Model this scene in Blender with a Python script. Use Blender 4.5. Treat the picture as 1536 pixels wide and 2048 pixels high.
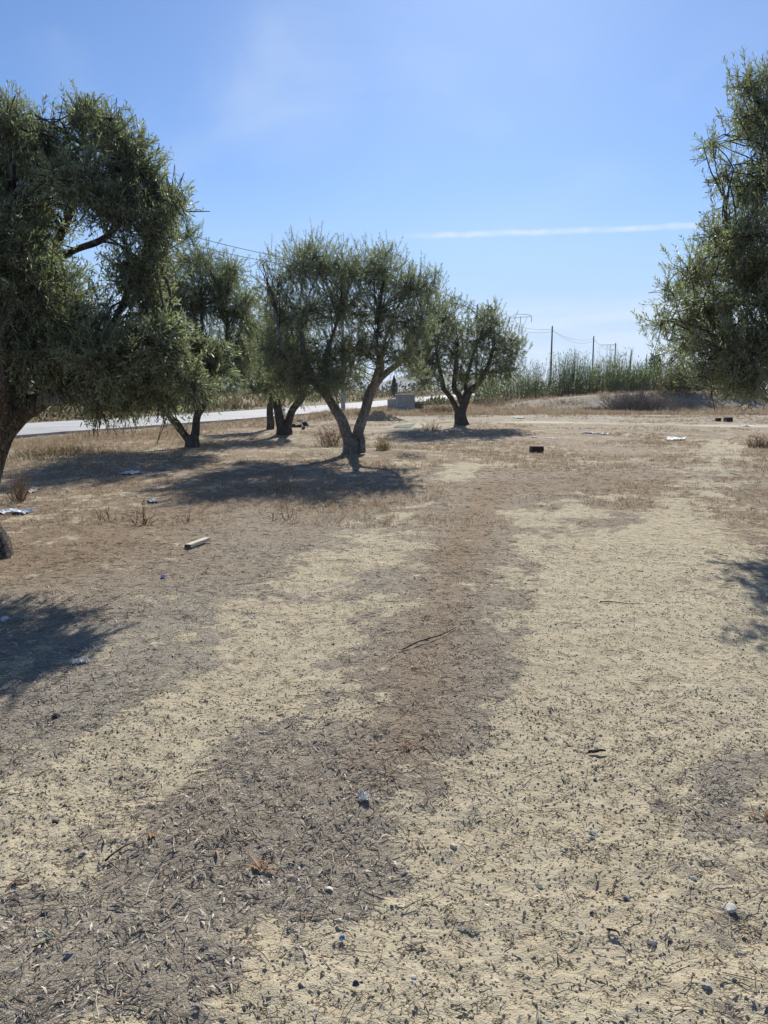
import bpy, math, random
import numpy as np
from math import radians, sin, cos, atan2, pi

for o in list(bpy.data.objects):
    bpy.data.objects.remove(o, do_unlink=True)
SC = bpy.context.scene
COL = SC.collection

# ------------------------------------------------------------------ camera, sky, sun, exposure
EYE = 1.6
FPX = 1547.0                      # focal length in photo pixels (2048 high)
HORIZON = 778.0
PITCH = math.atan((1024 - HORIZON) / FPX)
cam = bpy.data.cameras.new('camera')
cam.sensor_fit = 'VERTICAL'
cam.sensor_height = 24.0
cam.lens = 24.0 * FPX / 2048.0
cam.clip_start = 0.05
cam.clip_end = 9000
camo = bpy.data.objects.new('camera', cam)
camo.location = (0, 0, EYE)
camo.rotation_euler = (pi / 2 - PITCH, 0, 0)
COL.objects.link(camo)
SC.camera = camo

SUN_EL, SUN_AZ = radians(33), radians(7.5)      # azimuth measured from +Y towards +X
SUN_STRENGTH, SKY_STRENGTH, EXPOSURE = 5.0, 0.072, 0.44
sd = bpy.data.lights.new('sun', 'SUN')
sd.energy = SUN_STRENGTH
sd.angle = radians(0.55)
sd.color = (1.0, 0.955, 0.87)
so = bpy.data.objects.new('sun', sd)
so.rotation_euler = (pi / 2 - SUN_EL, 0, pi - SUN_AZ)
so.location = (20, 60, 60)
COL.objects.link(so)

def pix_dir(px, py):
    v = np.array([px - 768.0,
                  cos(PITCH) * FPX + sin(PITCH) * (1024 - py),
                  -sin(PITCH) * FPX + cos(PITCH) * (1024 - py)])
    return v / np.linalg.norm(v)

world = bpy.data.worlds.new('World')
SC.world = world
world.use_nodes = True
wn, wl = world.node_tree.nodes, world.node_tree.links
wn.clear()

class NT:
    """tiny node helper"""
    def __init__(s, tree):
        s.t = tree
    def n(s, typ, **kw):
        nd = s.t.nodes.new(typ)
        for k, v in kw.items():
            setattr(nd, k, v)
        return nd
    def put(s, sock, v):
        if v is None:
            return
        if hasattr(v, 'is_output'):
            s.t.links.new(v, sock)
        else:
            sock.default_value = v
    def math(s, op, a, b=None, c=None, clamp=False):
        nd = s.n('ShaderNodeMath', operation=op, use_clamp=clamp)
        for i, v in enumerate((a, b, c)):
            if v is not None:
                s.put(nd.inputs[i], v)
        return nd.outputs[0]
    def vmath(s, op, a, b=None):
        nd = s.n('ShaderNodeVectorMath', operation=op)
        s.put(nd.inputs[0], a)
        if b is not None:
            s.put(nd.inputs[1], b)
        return nd.outputs['Value'] if op in ('DOT_PRODUCT', 'LENGTH', 'DISTANCE') else nd.outputs[0]
    def noise(s, vec, scale, detail=4.0, rough=0.55, dist=0.0):
        nd = s.n('ShaderNodeTexNoise')
        if vec is not None:
            s.put(nd.inputs['Vector'], vec)
        nd.inputs['Scale'].default_value = scale
        nd.inputs['Detail'].default_value = detail
        nd.inputs['Roughness'].default_value = rough
        nd.inputs['Distortion'].default_value = dist
        return nd.outputs['Fac']
    def ramp(s, fac, stops, interp='LINEAR'):
        nd = s.n('ShaderNodeValToRGB')
        nd.color_ramp.interpolation = interp
        el = nd.color_ramp.elements
        while len(el) > 1:
            el.remove(el[-1])
        for i, (p, c) in enumerate(stops):
            e = el[0] if i == 0 else el.new(p)
            e.position = p
            e.color = (c, c, c, 1) if isinstance(c, (int, float)) else (*c, 1)
        s.put(nd.inputs[0], fac)
        return nd.outputs[0]
    def mix(s, fac, a, b, mode='MIX'):
        nd = s.n('ShaderNodeMix', data_type='RGBA', blend_type=mode)
        s.put(nd.inputs[0], fac)
        for sock, v in ((nd.inputs[6], a), (nd.inputs[7], b)):
            s.put(sock, (*v, 1) if isinstance(v, tuple) and len(v) == 3 else v)
        return nd.outputs[2]
    def smooth(s, v, lo, hi):
        nd = s.n('ShaderNodeMapRange', interpolation_type='SMOOTHSTEP')
        s.put(nd.inputs[0], v)
        nd.inputs[1].default_value, nd.inputs[2].default_value = lo, hi
        nd.inputs[3].default_value, nd.inputs[4].default_value = 0.0, 1.0
        return nd.outputs[0]

def build_sky():
    k = NT(world.node_tree)
    sky = k.n('ShaderNodeTexSky', sky_type='NISHITA', sun_disc=False)
    sky.sun_elevation, sky.sun_rotation = SUN_EL, SUN_AZ
    sky.altitude, sky.air_density, sky.dust_density, sky.ozone_density = 50, 1.0, 0.25, 2.2
    d = k.n('ShaderNodeTexCoord').outputs['Generated']
    sep = k.n('ShaderNodeSeparateXYZ'); k.put(sep.inputs[0], d)
    x, y, z = sep.outputs
    # thin high cloud: broad veil towards the horizon, a faint wisp, and a contrail
    st = k.n('ShaderNodeMapping'); k.put(st.inputs['Vector'], d)
    st.inputs['Scale'].default_value = (1.2, 1.2, 7.0)
    n1 = k.noise(st.outputs[0], 3.0, 5, 0.55, 0.4)
    veil = k.math('MULTIPLY', k.smooth(k.math('ADD', z, k.math('MULTIPLY', n1, -0.06)), 0.115, 0.02), k.smooth(n1, 0.25, 0.75))
    st2 = k.n('ShaderNodeMapping'); k.put(st2.inputs['Vector'], d)
    st2.inputs['Scale'].default_value = (2.0, 2.0, 3.5)
    st2.inputs['Rotation'].default_value = (0.0, 0.5, 0.0)
    n2 = k.noise(st2.outputs[0], 2.2, 6, 0.5, 0.8)
    wd = pix_dir(565, 175)
    near = k.smooth(k.vmath('DOT_PRODUCT', d, tuple(wd)), 0.9945, 0.9998)
    wisp = k.math('MULTIPLY', near, k.smooth(n2, 0.3, 0.75))
    cir = k.math('MULTIPLY', k.smooth(n2, 0.48, 0.85), 0.35)
    a, b = pix_dir(800, 474), pix_dir(1385, 452)
    nrm = np.cross(a, b); nrm /= np.linalg.norm(nrm)
    mid = (a + b); mid /= np.linalg.norm(mid)
    along = (b - a); along /= np.linalg.norm(along)
    off = k.math('ADD', k.vmath('DOT_PRODUCT', d, tuple(nrm)), k.math('MULTIPLY', k.math('ADD', k.noise(d, 30, 6, 0.7), -0.5), 0.0075))
    t = k.vmath('DOT_PRODUCT', d, tuple(along))
    ta, tb = float(a @ along), float(b @ along)
    core = k.smooth(k.math('ABSOLUTE', off), 0.0052, 0.0003)
    seg = k.math('MULTIPLY', k.smooth(t, ta - 0.03, ta + 0.07), k.smooth(t, tb + 0.06, tb - 0.01))
    trail = k.math('MULTIPLY', k.math('MULTIPLY', core, seg), k.smooth(k.noise(d, 45, 5, 0.6), 0.1, 0.75))
    front = k.math('GREATER_THAN', y, 0.0)
    trail = k.math('MULTIPLY', trail, front)
    cl = k.math('ADD', k.math('MULTIPLY', veil, 0.5), k.math('ADD', k.math('MULTIPLY', trail, 0.75), k.math('MULTIPLY', wisp, 0.2)))
    n4 = k.noise(st.outputs[0], 5.0, 6, 0.6, 0.6)
    band = k.math('MULTIPLY', k.smooth(k.math('ADD', z, k.math('MULTIPLY', k.math('ADD', n4, -0.5), 0.05)), 0.114, 0.092), k.smooth(k.math('ADD', x, k.math('MULTIPLY', n4, 0.2)), -0.05, 0.2))
    band = k.math('MULTIPLY', band, k.smooth(n4, 0.2, 0.7))
    cl = k.math('ADD', cl, k.math('MULTIPLY', band, 0.5))
    cl = k.math('ADD', cl, k.math('MULTIPLY', cir, 0.4), clamp=True)
    col = k.mix(1.0, sky.outputs[0], SKY_TINT, 'MULTIPLY')
    pale = k.math('MULTIPLY', k.smooth(z, 0.27, 0.03), 0.92)
    col = k.mix(pale, col, HAZE)
    col = k.mix(cl, col, CLOUD)
    bg = k.n('ShaderNodeBackground'); k.put(bg.inputs[0], col)
    bg.inputs[1].default_value = SKY_STRENGTH
    out = k.n('ShaderNodeOutputWorld'); k.put(out.inputs[0], bg.outputs[0])
SKY_TINT = (0.67, 0.865, 1.16)
CLOUD = (7.6, 8.9, 10.4)
HAZE = (4.9, 6.75, 9.7)
build_sky()

SC.view_settings.view_transform = 'Standard'
SC.view_settings.look = 'None'
SC.view_settings.exposure = EXPOSURE
SC.view_settings.gamma = 1.0
SC.view_settings.use_curve_mapping = False
SC.render.engine = 'CYCLES'
SC.cycles.max_bounces = 6
SC.cycles.transparent_max_bounces = 4

# ------------------------------------------------------------------ noise and terrain
def _h(ix, iy, seed):
    n = (ix.astype(np.int64) * 374761393 + iy.astype(np.int64) * 668265263 + seed * 974711) & 0xFFFFFFFF
    n = ((n ^ (n >> 13)) * 1274126177) & 0xFFFFFFFF
    n = (n ^ (n >> 16)) & 0xFFFF
    return n / 65535.0
def vn(x, y, seed=0):
    x = np.asarray(x, float); y = np.asarray(y, float)
    ix, iy = np.floor(x), np.floor(y)
    fx, fy = x - ix, y - iy
    fx = fx * fx * (3 - 2 * fx); fy = fy * fy * (3 - 2 * fy)
    a, b = _h(ix, iy, seed), _h(ix + 1, iy, seed)
    c, d = _h(ix, iy + 1, seed), _h(ix + 1, iy + 1, seed)
    return (a + (b - a) * fx) * (1 - fy) + (c + (d - c) * fx) * fy
def fbm(x, y, seed=0, o=4, g=0.5):
    s, a, t = 0, 1.0, 0
    for i in range(o):
        s = s + a * vn(x * 2 ** i + 17.3 * i, y * 2 ** i - 9.1 * i, seed + i); t += a; a *= g
    return s / t
def sstep(lo, hi, v):
    t = np.clip((v - lo) / (hi - lo), 0, 1)
    return t * t * (3 - 2 * t)
def gflat(px, py):
    d = pix_dir(px, py)
    t = -EYE / d[2]
    return d[0] * t, d[1] * t
def poly_dist(x, y, pts):
    best = np.full(np.shape(x), 1e9)
    par = np.zeros(np.shape(x))
    for i in range(len(pts) - 1):
        ax, ay = pts[i][:2]; bx, by = pts[i + 1][:2]
        dx, dy = bx - ax, by - ay
        t = np.clip(((x - ax) * dx + (y - ay) * dy) / (dx * dx + dy * dy), 0, 1)
        d = np.hypot(x - ax - t * dx, y - ay - t * dy)
        w = d < best
        best = np.where(w, d, best); par = np.where(w, i + t, par)
    return best, par

ROAD = [(-21, -8), (-16, 8), (-12.2, 25), (-6.9, 41), (-4.2, 51.5), (0.8, 74), (9.8, 124), (40, 290), (100, 620)]   # near edge
ROAD_W = 6.3
MOUNDS = [  # px, py of the centre on the ground, radius x, radius y, height (m)
    (705, 905, 1.7, 1.4, 0.10), (925, 850, 2.4, 2.0, 0.22), (566, 870, 1.8, 1.5, 0.12), (384, 894, 1.3, 1.0, 0.09),
    (815, 912, 0.75, 0.5, 0.14),
    (200, 832, 5.0, 4.0, 0.8), (430, 812, 8, 6, 0.9), (60, 815, 10, 6, 0.9)]
MOUNDS = [(*gflat(m[0], m[1]), m[2], m[3], m[4]) for m in MOUNDS]
MOUNDS += [((px - 768) / FPX * d, d, rx, ry, h) for px, d, rx, ry, h in
           [(1275, 63, 6.0, 5.0, 1.05), (1130, 63, 5.0, 4.5, 0.70), (1030, 63, 4.0, 4.0, 0.35), (1440, 62, 6.0, 5.0, 1.0), (1640, 62, 8.0, 6.0, 1.0)]]
def Hs(x, y):
    """smooth terrain"""
    x = np.asarray(x, float); y = np.asarray(y, float)
    h = (fbm(x * 0.16, y * 0.16, 5, 2) - 0.5) * 0.16 * sstep(5, 12, np.hypot(x, y))
    for mx, my, rx, ry, hh in MOUNDS:
        q = ((x - mx) / rx) ** 2 + ((y - my) / ry) ** 2
        h = h + hh * np.exp(-q * 1.6)
    dr, _ = poly_dist(x, y, ROAD)
    side = road_side(x, y)
    dr = np.where((side > 0) & (side < ROAD_W), 0, np.where(side > 0, side - ROAD_W, -side))
    h = h * sstep(0.3, 4.0, dr)
    return h
def road_side(x, y):
    """signed distance from the road's near edge, positive towards the road"""
    d, p = poly_dist(x, y, ROAD)
    i = np.clip(np.floor(p).astype(int), 0, len(ROAD) - 2)
    A = np.array(ROAD)
    ax, ay = A[i, 0], A[i, 1]; bx, by = A[i + 1, 0], A[i + 1, 1]
    cr = (bx - ax) * (y - ay) - (by - ay) * (x - ax)
    return np.where(cr > 0, d, -d)
def rut_mask(x, y):
    m = 0
    for pts, w in RUTS:
        d, _ = poly_dist(x, y, pts)
        m = m + np.exp(-(d / (w * 0.9)) ** 2)
    return m
def Hm(x, y):
    """terrain with small crumbs and clods"""
    r = np.hypot(x, y)
    f1 = np.exp(-(r / 14) ** 2); f2 = np.exp(-(r / 7) ** 2)
    return (Hs(x, y) + (fbm(x * 2.2, y * 2.2, 21, 3) - .5) * 0.035
            + (fbm(x * 9, y * 9, 31, 2) - .5) * 0.018 * f1 + (vn(x * 34, y * 34, 41) - .5) * 0.012 * f2
            - 0.036 * rut_mask(x, y) * f1)

def gp(px, py):
    """point of the terrain under a pixel of the photograph"""
    d = pix_dir(px, py)
    t = EYE / max(-d[2], 1e-4)
    t0 = 0.5
    ts = np.geomspace(0.8, min(t * 2.0, 900), 900)
    z = EYE + d[2] * ts - Hs(d[0] * ts, d[1] * ts)
    i = np.argmax(z < 0) if (z < 0).any() else len(ts) - 1
    t = ts[i]
    return np.array([d[0] * t, d[1] * t, float(Hm(d[0] * t, d[1] * t))])
def pp(px, py, D):
    """point seen at a pixel, D metres ahead of the camera"""
    d = pix_dir(px, py)
    t = D / d[1]
    return np.array([d[0] * t, D, EYE + d[2] * t])

# bare wheel tracks and strips of leaf litter, as lines on the ground
def gl(pts):
    return [gflat(*p) for p in pts]
BARE = [(gl([(-250, 1790), (60, 1640), (260, 1560), (430, 1440), (520, 1330), (600, 1215), (670, 1140), (735, 1055), (840, 985), (960, 925)]), 0.27),
        (gl([(900, 2300), (960, 1900), (1050, 1700), (1130, 1500), (1150, 1350), (1160, 1200), (1130, 1100), (1080, 1030), (1150, 985)]), 0.52),
        (gl([(1250, 2200), (1240, 1800), (1250, 1500), (1300, 1280), (1310, 1130), (1380, 1000), (1440, 920), (1450, 880)]), 0.55),
        (gl([(500, 2150), (640, 1960), (830, 1740)]), 0.22),
        (gl([(860, 1215), (1000, 1190)]), 0.15),
        (gl([(1440, 1100), (1560, 1010)]), 0.5),
        (gl([(780, 858), (900, 846), (1100, 845), (1300, 847), (1520, 851), (1800, 850)]), 0.9)]
RUTS = BARE[:2]
TRACK = BARE.pop()
LITTER = [(gl([(-300, 2300), (150, 1960), (430, 1800), (640, 1620), (760, 1480), (790, 1380), (850, 1260), (930, 1110), (950, 1000), (1060, 950)]), 0.40),
          (gl([(560, 1720), (800, 1520), (900, 1330), (1000, 1200)]), 0.20),
          (gl([(1640, 2100), (1500, 1780), (1510, 1640), (1440, 1480), (1340, 1340), (1240, 1270)]), 0.28),
          (gl([(-300, 1560), (100, 1420), (300, 1290), (450, 1160), (560, 1060), (650, 990)]), 0.42),
          (gl([(-250, 1250), (150, 1180), (330, 1080), (500, 1000)]), 1.1),
          (gl([(700, 1000), (1000, 980), (1300, 950)]), 1.3),
          (gl([(1500, 980), (1536, 1080)]), 0.5)]
WARM = gl([(800, 1500), (840, 1330), (880, 1220), (930, 1080), (990, 970)])
def track_mask(x, y):
    d, _ = poly_dist(x, y + (fbm(x * .4, y * .2, 66, 2) - .5) * 1.2, TRACK[0])
    return np.exp(-(d / 1.0) ** 2) * sstep(.25, .5, fbm(x * .5, y * .5, 67, 2))
def litter_mask(x, y):
    wx = x + (fbm(x * 1.7, y * 1.7, 61, 3) - .5) * 0.55
    wy = y + (fbm(x * 1.7, y * 1.7, 71, 3) - .5) * 0.8
    r = np.hypot(x, y)
    m = 0.42 + 0.28 * sstep(6.5, 12, r) + 0.35 * sstep(44, 52, r)
    for pts, w in LITTER:
        d, _ = poly_dist(wx, wy, pts)
        m = m + 0.48 * np.exp(-(d / (w * 1.15)) ** 2.5)
    for pts, w in BARE:
        d, _ = poly_dist(wx, wy, pts)
        m = m - 0.42 * np.exp(-(d / (w * 1.2)) ** 2.5)
    m = m - 1.3 * track_mask(x, y)
    n = fbm(x * 2.9, y * 2.9, 81, 5, .62) - .5
    n2 = fbm(x * 11, y * 11, 91, 2) - .5
    n3 = fbm(x * 1.5, y * 1.5, 95, 4) - .5
    return sstep(0.24, 0.76, m + n * 1.7 + n2 * 0.9 + n3 * 0.7)
def warm_mask(x, y):
    r = np.hypot(x, y)
    w = 0.15 + 0.55 * sstep(5, 11, r) + 0.5 * sstep(-0.5, -3.5, x + 0.1 * y) * sstep(3.5, 6, r) - 0.6 * sstep(36, 46, r)
    d_, _ = poly_dist(x, y, WARM)
    w = w + 0.55 * np.exp(-(d_ / 0.28) ** 2)
    return np.clip(w + (fbm(x * 0.7, y * 0.7, 101, 3) - .5) * 0.9, 0, 1)

# ------------------------------------------------------------------ object helpers
def make_mesh(name, verts, faces, mats, tint=None, mi=None, smooth=False, extra=None):
    """faces: (M,k) int array, all with k corners"""
    me = bpy.data.meshes.new(name)
    verts = np.ascontiguousarray(verts, np.float32).reshape(-1, 3)
    faces = np.ascontiguousarray(faces, np.int32)
    m, kk = faces.shape
    me.vertices.add(len(verts)); me.vertices.foreach_set('co', verts.ravel())
    me.loops.add(m * kk); me.loops.foreach_set('vertex_index', faces.ravel())
    me.polygons.add(m)
    me.polygons.foreach_set('loop_start', np.arange(0, m * kk, kk, dtype=np.int32))
    if mi is not None:
        me.polygons.foreach_set('material_index', np.ascontiguousarray(mi, np.int32))
    me.polygons.foreach_set('use_smooth', np.full(m, bool(smooth)))
    me.update(calc_edges=True)
    if tint is not None:
        a = me.color_attributes.new('tint', 'FLOAT_COLOR', 'POINT')
        c = np.ones((len(verts), 4), np.float32); c[:, :3] = tint
        a.data.foreach_set('color', c.ravel())
    for key, v in (extra or {}).items():
        a = me.attributes.new(key, 'FLOAT', 'POINT')
        a.data.foreach_set('value', np.ascontiguousarray(v, np.float32))
    for mt in (mats if isinstance(mats, (list, tuple)) else [mats]):
        me.materials.append(mt)
    return me
def link(name, me, parent=None, loc=(0, 0, 0)):
    o = bpy.data.objects.new(name, me)
    COL.objects.link(o)
    o.location = loc
    if parent is not None:
        o.parent = parent
    return o
def tag(o, label=None, cat=None, group=None, kind=None):
    if label: o['label'] = label
    if cat: o['category'] = cat
    if group: o['group'] = group
    if kind: o['kind'] = kind
    return o
def thing(name, label, cat, loc, group=None):
    o = link(name, None, None, tuple(float(v) for v in loc))
    o.empty_display_size = 0.2
    return tag(o, label, cat, group)

def catmull(P, n):
    P = np.asarray(P, float)
    if len(P) == 2:
        t = np.linspace(0, 1, n)[:, None]
        return P[0] * (1 - t) + P[1] * t
    Q = np.vstack([2 * P[0] - P[1], P, 2 * P[-1] - P[-2]])
    ts = np.linspace(0, len(P) - 1 - 1e-9, n)
    i = ts.astype(int); f = (ts - i)[:, None]
    a, b, c, d = Q[i], Q[i + 1], Q[i + 2], Q[i + 3]
    return 0.5 * (2 * b + (c - a) * f + (2 * a - 5 * b + 4 * c - d) * f ** 2 + (3 * b - a - 3 * c + d) * f ** 3)
def tubes(P, R, S):
    """P (n,K,3) paths, R (n,K) radii -> verts, quads"""
    n, K, _ = P.shape
    T = np.empty_like(P)
    T[:, 1:-1] = P[:, 2:] - P[:, :-2]; T[:, 0] = P[:, 1] - P[:, 0]; T[:, -1] = P[:, -1] - P[:, -2]
    T /= np.linalg.norm(T, axis=2, keepdims=True) + 1e-9
    ref = np.where(np.abs(T[:, :1, 2:3]) > 0.8, np.array([1.0, 0, 0]), np.array([0, 0, 1.0]))
    U = np.cross(T, np.broadcast_to(ref, T.shape)); U /= np.linalg.norm(U, axis=2, keepdims=True) + 1e-9
    V = np.cross(T, U)
    a = np.arange(S) * 2 * pi / S
    vv = (P[:, :, None] + R[:, :, None, None] * (np.cos(a)[None, None, :, None] * U[:, :, None] + np.sin(a)[None, None, :, None] * V[:, :, None]))
    idx = np.arange(n * K * S).reshape(n, K, S)
    f = np.stack([idx[:, :-1], np.roll(idx[:, :-1], -1, 2), np.roll(idx[:, 1:], -1, 2), idx[:, 1:]], -1).reshape(-1, 4)
    return vv.reshape(-1, 3), f
def limb_mesh(name, path, radii, mat, S=14, n=26, lump=0.16, seed=0, loc=(0, 0, 0), flare=False, cap=True):
    P = catmull(path, n); R = catmull([(r, 0, 0) for r in radii], n)[:, 0]
    v, f = tubes(P[None], R[None], S)
    v = v.reshape(n, S, 3)
    ang = np.arange(S) * 2 * pi / S
    s = np.linspace(0, np.linalg.norm(np.diff(P, axis=0), axis=1).sum(), n)
    A, Z = np.meshgrid(ang, s)
    k = 1 + lump * (fbm(np.cos(A) * 1.4 + 7 + seed, Z * 2.2 + np.sin(A) * 1.4, 200 + seed, 3) - .5) * 2
    k = k + lump * 0.5 * np.sin(A * 3 + Z * 1.7 + seed)
    if flare:
        k = k * (1 + 0.35 * np.exp(-s / 0.14)[:, None] * (0.65 + 0.35 * np.sin(A * 4 + seed)))
    v = P[:, None] + (v - P[:, None]) * k[..., None]
    v = v.reshape(-1, 3)
    if cap:
        v = np.vstack([v, P[-1] + (P[-1] - P[-2]) * 0.15])
        top = np.arange((n - 1) * S, n * S); c = len(v) - 1
        capf = np.stack([top, np.roll(top, -1), np.full(S, c), np.full(S, c)], -1)
        q = np.vstack([f, capf])
        q[len(f):, 3] = q[len(f):, 2]
        me = bpy.data.meshes.new(name)
        me.from_pydata((v - np.array(loc)).tolist(), [], [tuple(a) if a[2] != a[3] else tuple(a[:3]) for a in q.tolist()])
        me.polygons.foreach_set('use_smooth', [True] * len(me.polygons))
        me.materials.append(mat)
        return me
    return make_mesh(name, v - np.array(loc), f, mat, smooth=True)

# ------------------------------------------------------------------ materials
def new_mat(name):
    m = bpy.data.materials.new(name)
    m.use_nodes = True
    m.node_tree.nodes.clear()
    return m, NT(m.node_tree)
def finish(k, color, rough=0.9, bump=None, bstr=0.5, bdist=0.01, spec=0.3, trans=None, metal=0.0):
    p = k.n('ShaderNodeBsdfPrincipled')
    k.put(p.inputs['Base Color'], (*color, 1) if isinstance(color, tuple) else color)
    k.put(p.inputs['Roughness'], rough)
    p.inputs['Specular IOR Level'].default_value = spec
    p.inputs['Metallic'].default_value = metal
    if bump is not None:
        b = k.n('ShaderNodeBump')
        b.inputs['Strength'].default_value = bstr
        b.inputs['Distance'].default_value = bdist
        k.put(b.inputs['Height'], bump); k.put(p.inputs['Normal'], b.outputs[0])
    sh = p.outputs[0]
    if trans is not None:
        t = k.n('ShaderNodeBsdfTranslucent'); k.put(t.inputs[0], trans[0])
        mx = k.n('ShaderNodeMixShader'); mx.inputs[0].default_value = trans[1]
        k.put(mx.inputs[1], sh); k.put(mx.inputs[2], t.outputs[0]); sh = mx.outputs[0]
    out = k.n('ShaderNodeOutputMaterial'); k.put(out.inputs[0], sh)
def attr(k, name, out='Color'):
    a = k.n('ShaderNodeAttribute', attribute_name=name)
    return a.outputs[out]
def objpos(k):
    return k.n('ShaderNodeTexCoord').outputs['Object']
def mapped(k, vec, scale):
    m = k.n('ShaderNodeMapping'); k.put(m.inputs[0], vec); m.inputs['Scale'].default_value = scale
    return m.outputs[0]

def mat_leaf():
    m, k = new_mat('olive_leaf')
    c = attr(k, 'tint')
    back = k.n('ShaderNodeNewGeometry').outputs['Backfacing']
    under = k.mix(0.65, c, (0.33, 0.36, 0.27))
    col = k.mix(back, c, under)
    rough = k.math('ADD', 0.48, k.math('MULTIPLY', back, 0.3))
    tr = k.mix(1.0, c, (1.65, 1.78, 1.12), 'MULTIPLY')
    finish(k, col, rough, spec=0.3, trans=(tr, 0.42))
    return m
def mat_tint(name, rough=0.9, spec=0.2, trans=0.0, noise=0.0):
    m, k = new_mat(name)
    c = attr(k, 'tint')
    if noise:
        n = k.noise(objpos(k), noise, 4, 0.6)
        c = k.mix(1.0, c, k.ramp(n, [(0.25, 0.72), (0.75, 1.25)]), 'MULTIPLY')
    finish(k, c, rough, spec=spec, trans=(c, trans) if trans else None)
    return m
def mat_bark(name, dark, light, lichen):
    m, k = new_mat(name)
    g = k.n('ShaderNodeNewGeometry').outputs['Position']
    v = mapped(k, g, (1, 1, 0.28))
    n1 = k.noise(v, 26, 6, 0.65, 0.6)
    n2 = k.noise(g, 5, 3, 0.5)
    vo = k.n('ShaderNodeTexVoronoi', feature='DISTANCE_TO_EDGE'); k.put(vo.inputs['Vector'], v); vo.inputs['Scale'].default_value = 30
    k.put(vo.inputs['Vector'], k.vmath('ADD', v, k.vmath('MULTIPLY', k.n('ShaderNodeTexNoise').outputs['Color'], (0.06, 0.06, 0.06))))
    crack = k.smooth(vo.outputs['Distance'], -0.05, 0.16)
    c = k.mix(k.smooth(n1, 0.3, 0.72), dark, light)
    c = k.mix(k.math('MULTIPLY', k.smooth(n2, 0.5, 0.72), 0.6), c, lichen)
    c = k.mix(1.0, c, k.ramp(crack, [(0.0, 0.42), (1.0, 1.0)]), 'MULTIPLY')
    h = k.math('ADD', k.math('MULTIPLY', n1, 0.7), k.math('MULTIPLY', crack, 0.6))
    finish(k, c, 0.92, h, 0.9, 0.03, 0.15)
    return m
def mat_ground():
    m, k = new_mat('dry_soil')
    g = k.n('ShaderNodeNewGeometry').outputs['Position']
    lit, warm, field = attr(k, 'litter', 'Fac'), attr(k, 'warm', 'Fac'), attr(k, 'field', 'Fac')
    nb = k.noise(g, 0.8, 4, 0.6)
    nm = k.noise(g, 7, 5, 0.62)
    nf = k.noise(g, 60, 4, 0.65)
    nff = k.noise(g, 210, 2, 0.6)
    soil = k.mix(k.smooth(nb, 0.3, 0.7), (0.44, 0.37, 0.245), (0.48, 0.415, 0.285))
    soil = k.mix(k.smooth(nm, 0.35, 0.7), soil, (0.505, 0.44, 0.31))
    soil = k.mix(k.math('MULTIPLY', k.smooth(nf, 0.52, 0.72), 0.55), soil, (0.28, 0.225, 0.155))
    soil = k.mix(k.math('MULTIPLY', k.smooth(nff, 0.62, 0.72), 0.75), soil, (0.10, 0.085, 0.065))
    # drying cracks between little plates of crust
    wn_ = k.n('ShaderNodeTexNoise'); k.put(wn_.inputs['Vector'], g); wn_.inputs['Scale'].default_value = 22; wn_.inputs['Detail'].default_value = 4
    sc = k.n('ShaderNodeVectorMath', operation='SCALE'); k.put(sc.inputs[0], wn_.outputs['Color']); sc.inputs['Scale'].default_value = 0.09
    wv = k.vmath('ADD', g, sc.outputs[0])
    vo = k.n('ShaderNodeTexVoronoi', feature='DISTANCE_TO_EDGE'); k.put(vo.inputs['Vector'], wv); vo.inputs['Scale'].default_value = 33
    crk = k.smooth(vo.outputs['Distance'], 0.0, 0.09)
    crk = k.math('MAXIMUM', crk, k.smooth(k.noise(g, 16, 4, 0.65), 0.60, 0.46))
    soil = k.mix(1.0, soil, k.ramp(crk, [(0, (0.42, 0.38, 0.34)), (1, 1.0)]), 'MULTIPLY')
    # matted litter: grey bleached or red brown
    f1 = k.noise(mapped(k, g, (1, 1, 1)), 95, 5, 0.75, 1.2)
    grey = k.ramp(f1, [(0.28, (0.13, 0.11, 0.083)), (0.43, (0.285, 0.247, 0.19)), (0.57, (0.41, 0.36, 0.28)), (0.72, (0.62, 0.56, 0.46))])
    brown = k.ramp(f1, [(0.28, (0.10, 0.068, 0.042)), (0.43, (0.235, 0.165, 0.105)), (0.57, (0.35, 0.258, 0.168)), (0.72, (0.54, 0.43, 0.30))])
    litc = k.mix(warm, grey, brown)
    lm = k.smooth(k.math('ADD', lit, k.math('MULTIPLY', k.math('ADD', k.noise(g, 38, 4, 0.7), -0.5), 2.6)), 0.2, 0.85)
    col = k.mix(lm, soil, litc)
    # far fields
    fn = k.noise(mapped(k, g, (0.05, 0.12, 0.1)), 1.0, 5, 0.6)
    fcol = k.ramp(fn, [(0.3, (0.20, 0.165, 0.10)), (0.5, (0.28, 0.23, 0.14)), (0.65, (0.155, 0.15, 0.085)), (0.8, (0.33, 0.27, 0.17))])
    fcol = k.mix(k.smooth(k.noise(g, 3.0, 4, 0.7), 0.35, 0.7), fcol, (0.17, 0.135, 0.08))
    col = k.mix(attr(k, 'dust', 'Fac'), col, (0.56, 0.50, 0.38))
    col = k.mix(field, col, fcol)
    h = k.math('ADD', k.math('MULTIPLY', nf, 0.5), k.math('ADD', k.math('MULTIPLY', crk, 0.45), k.math('MULTIPLY', nm, 0.8)))
    h = k.math('ADD', h, k.math('MULTIPLY', nff, 0.25))
    h = k.math('ADD', h, k.math('MULTIPLY', k.math('MULTIPLY', f1, lm), 0.6))
    finish(k, col, 0.95, h, 0.9, 0.018, 0.12)
    return m
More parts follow.
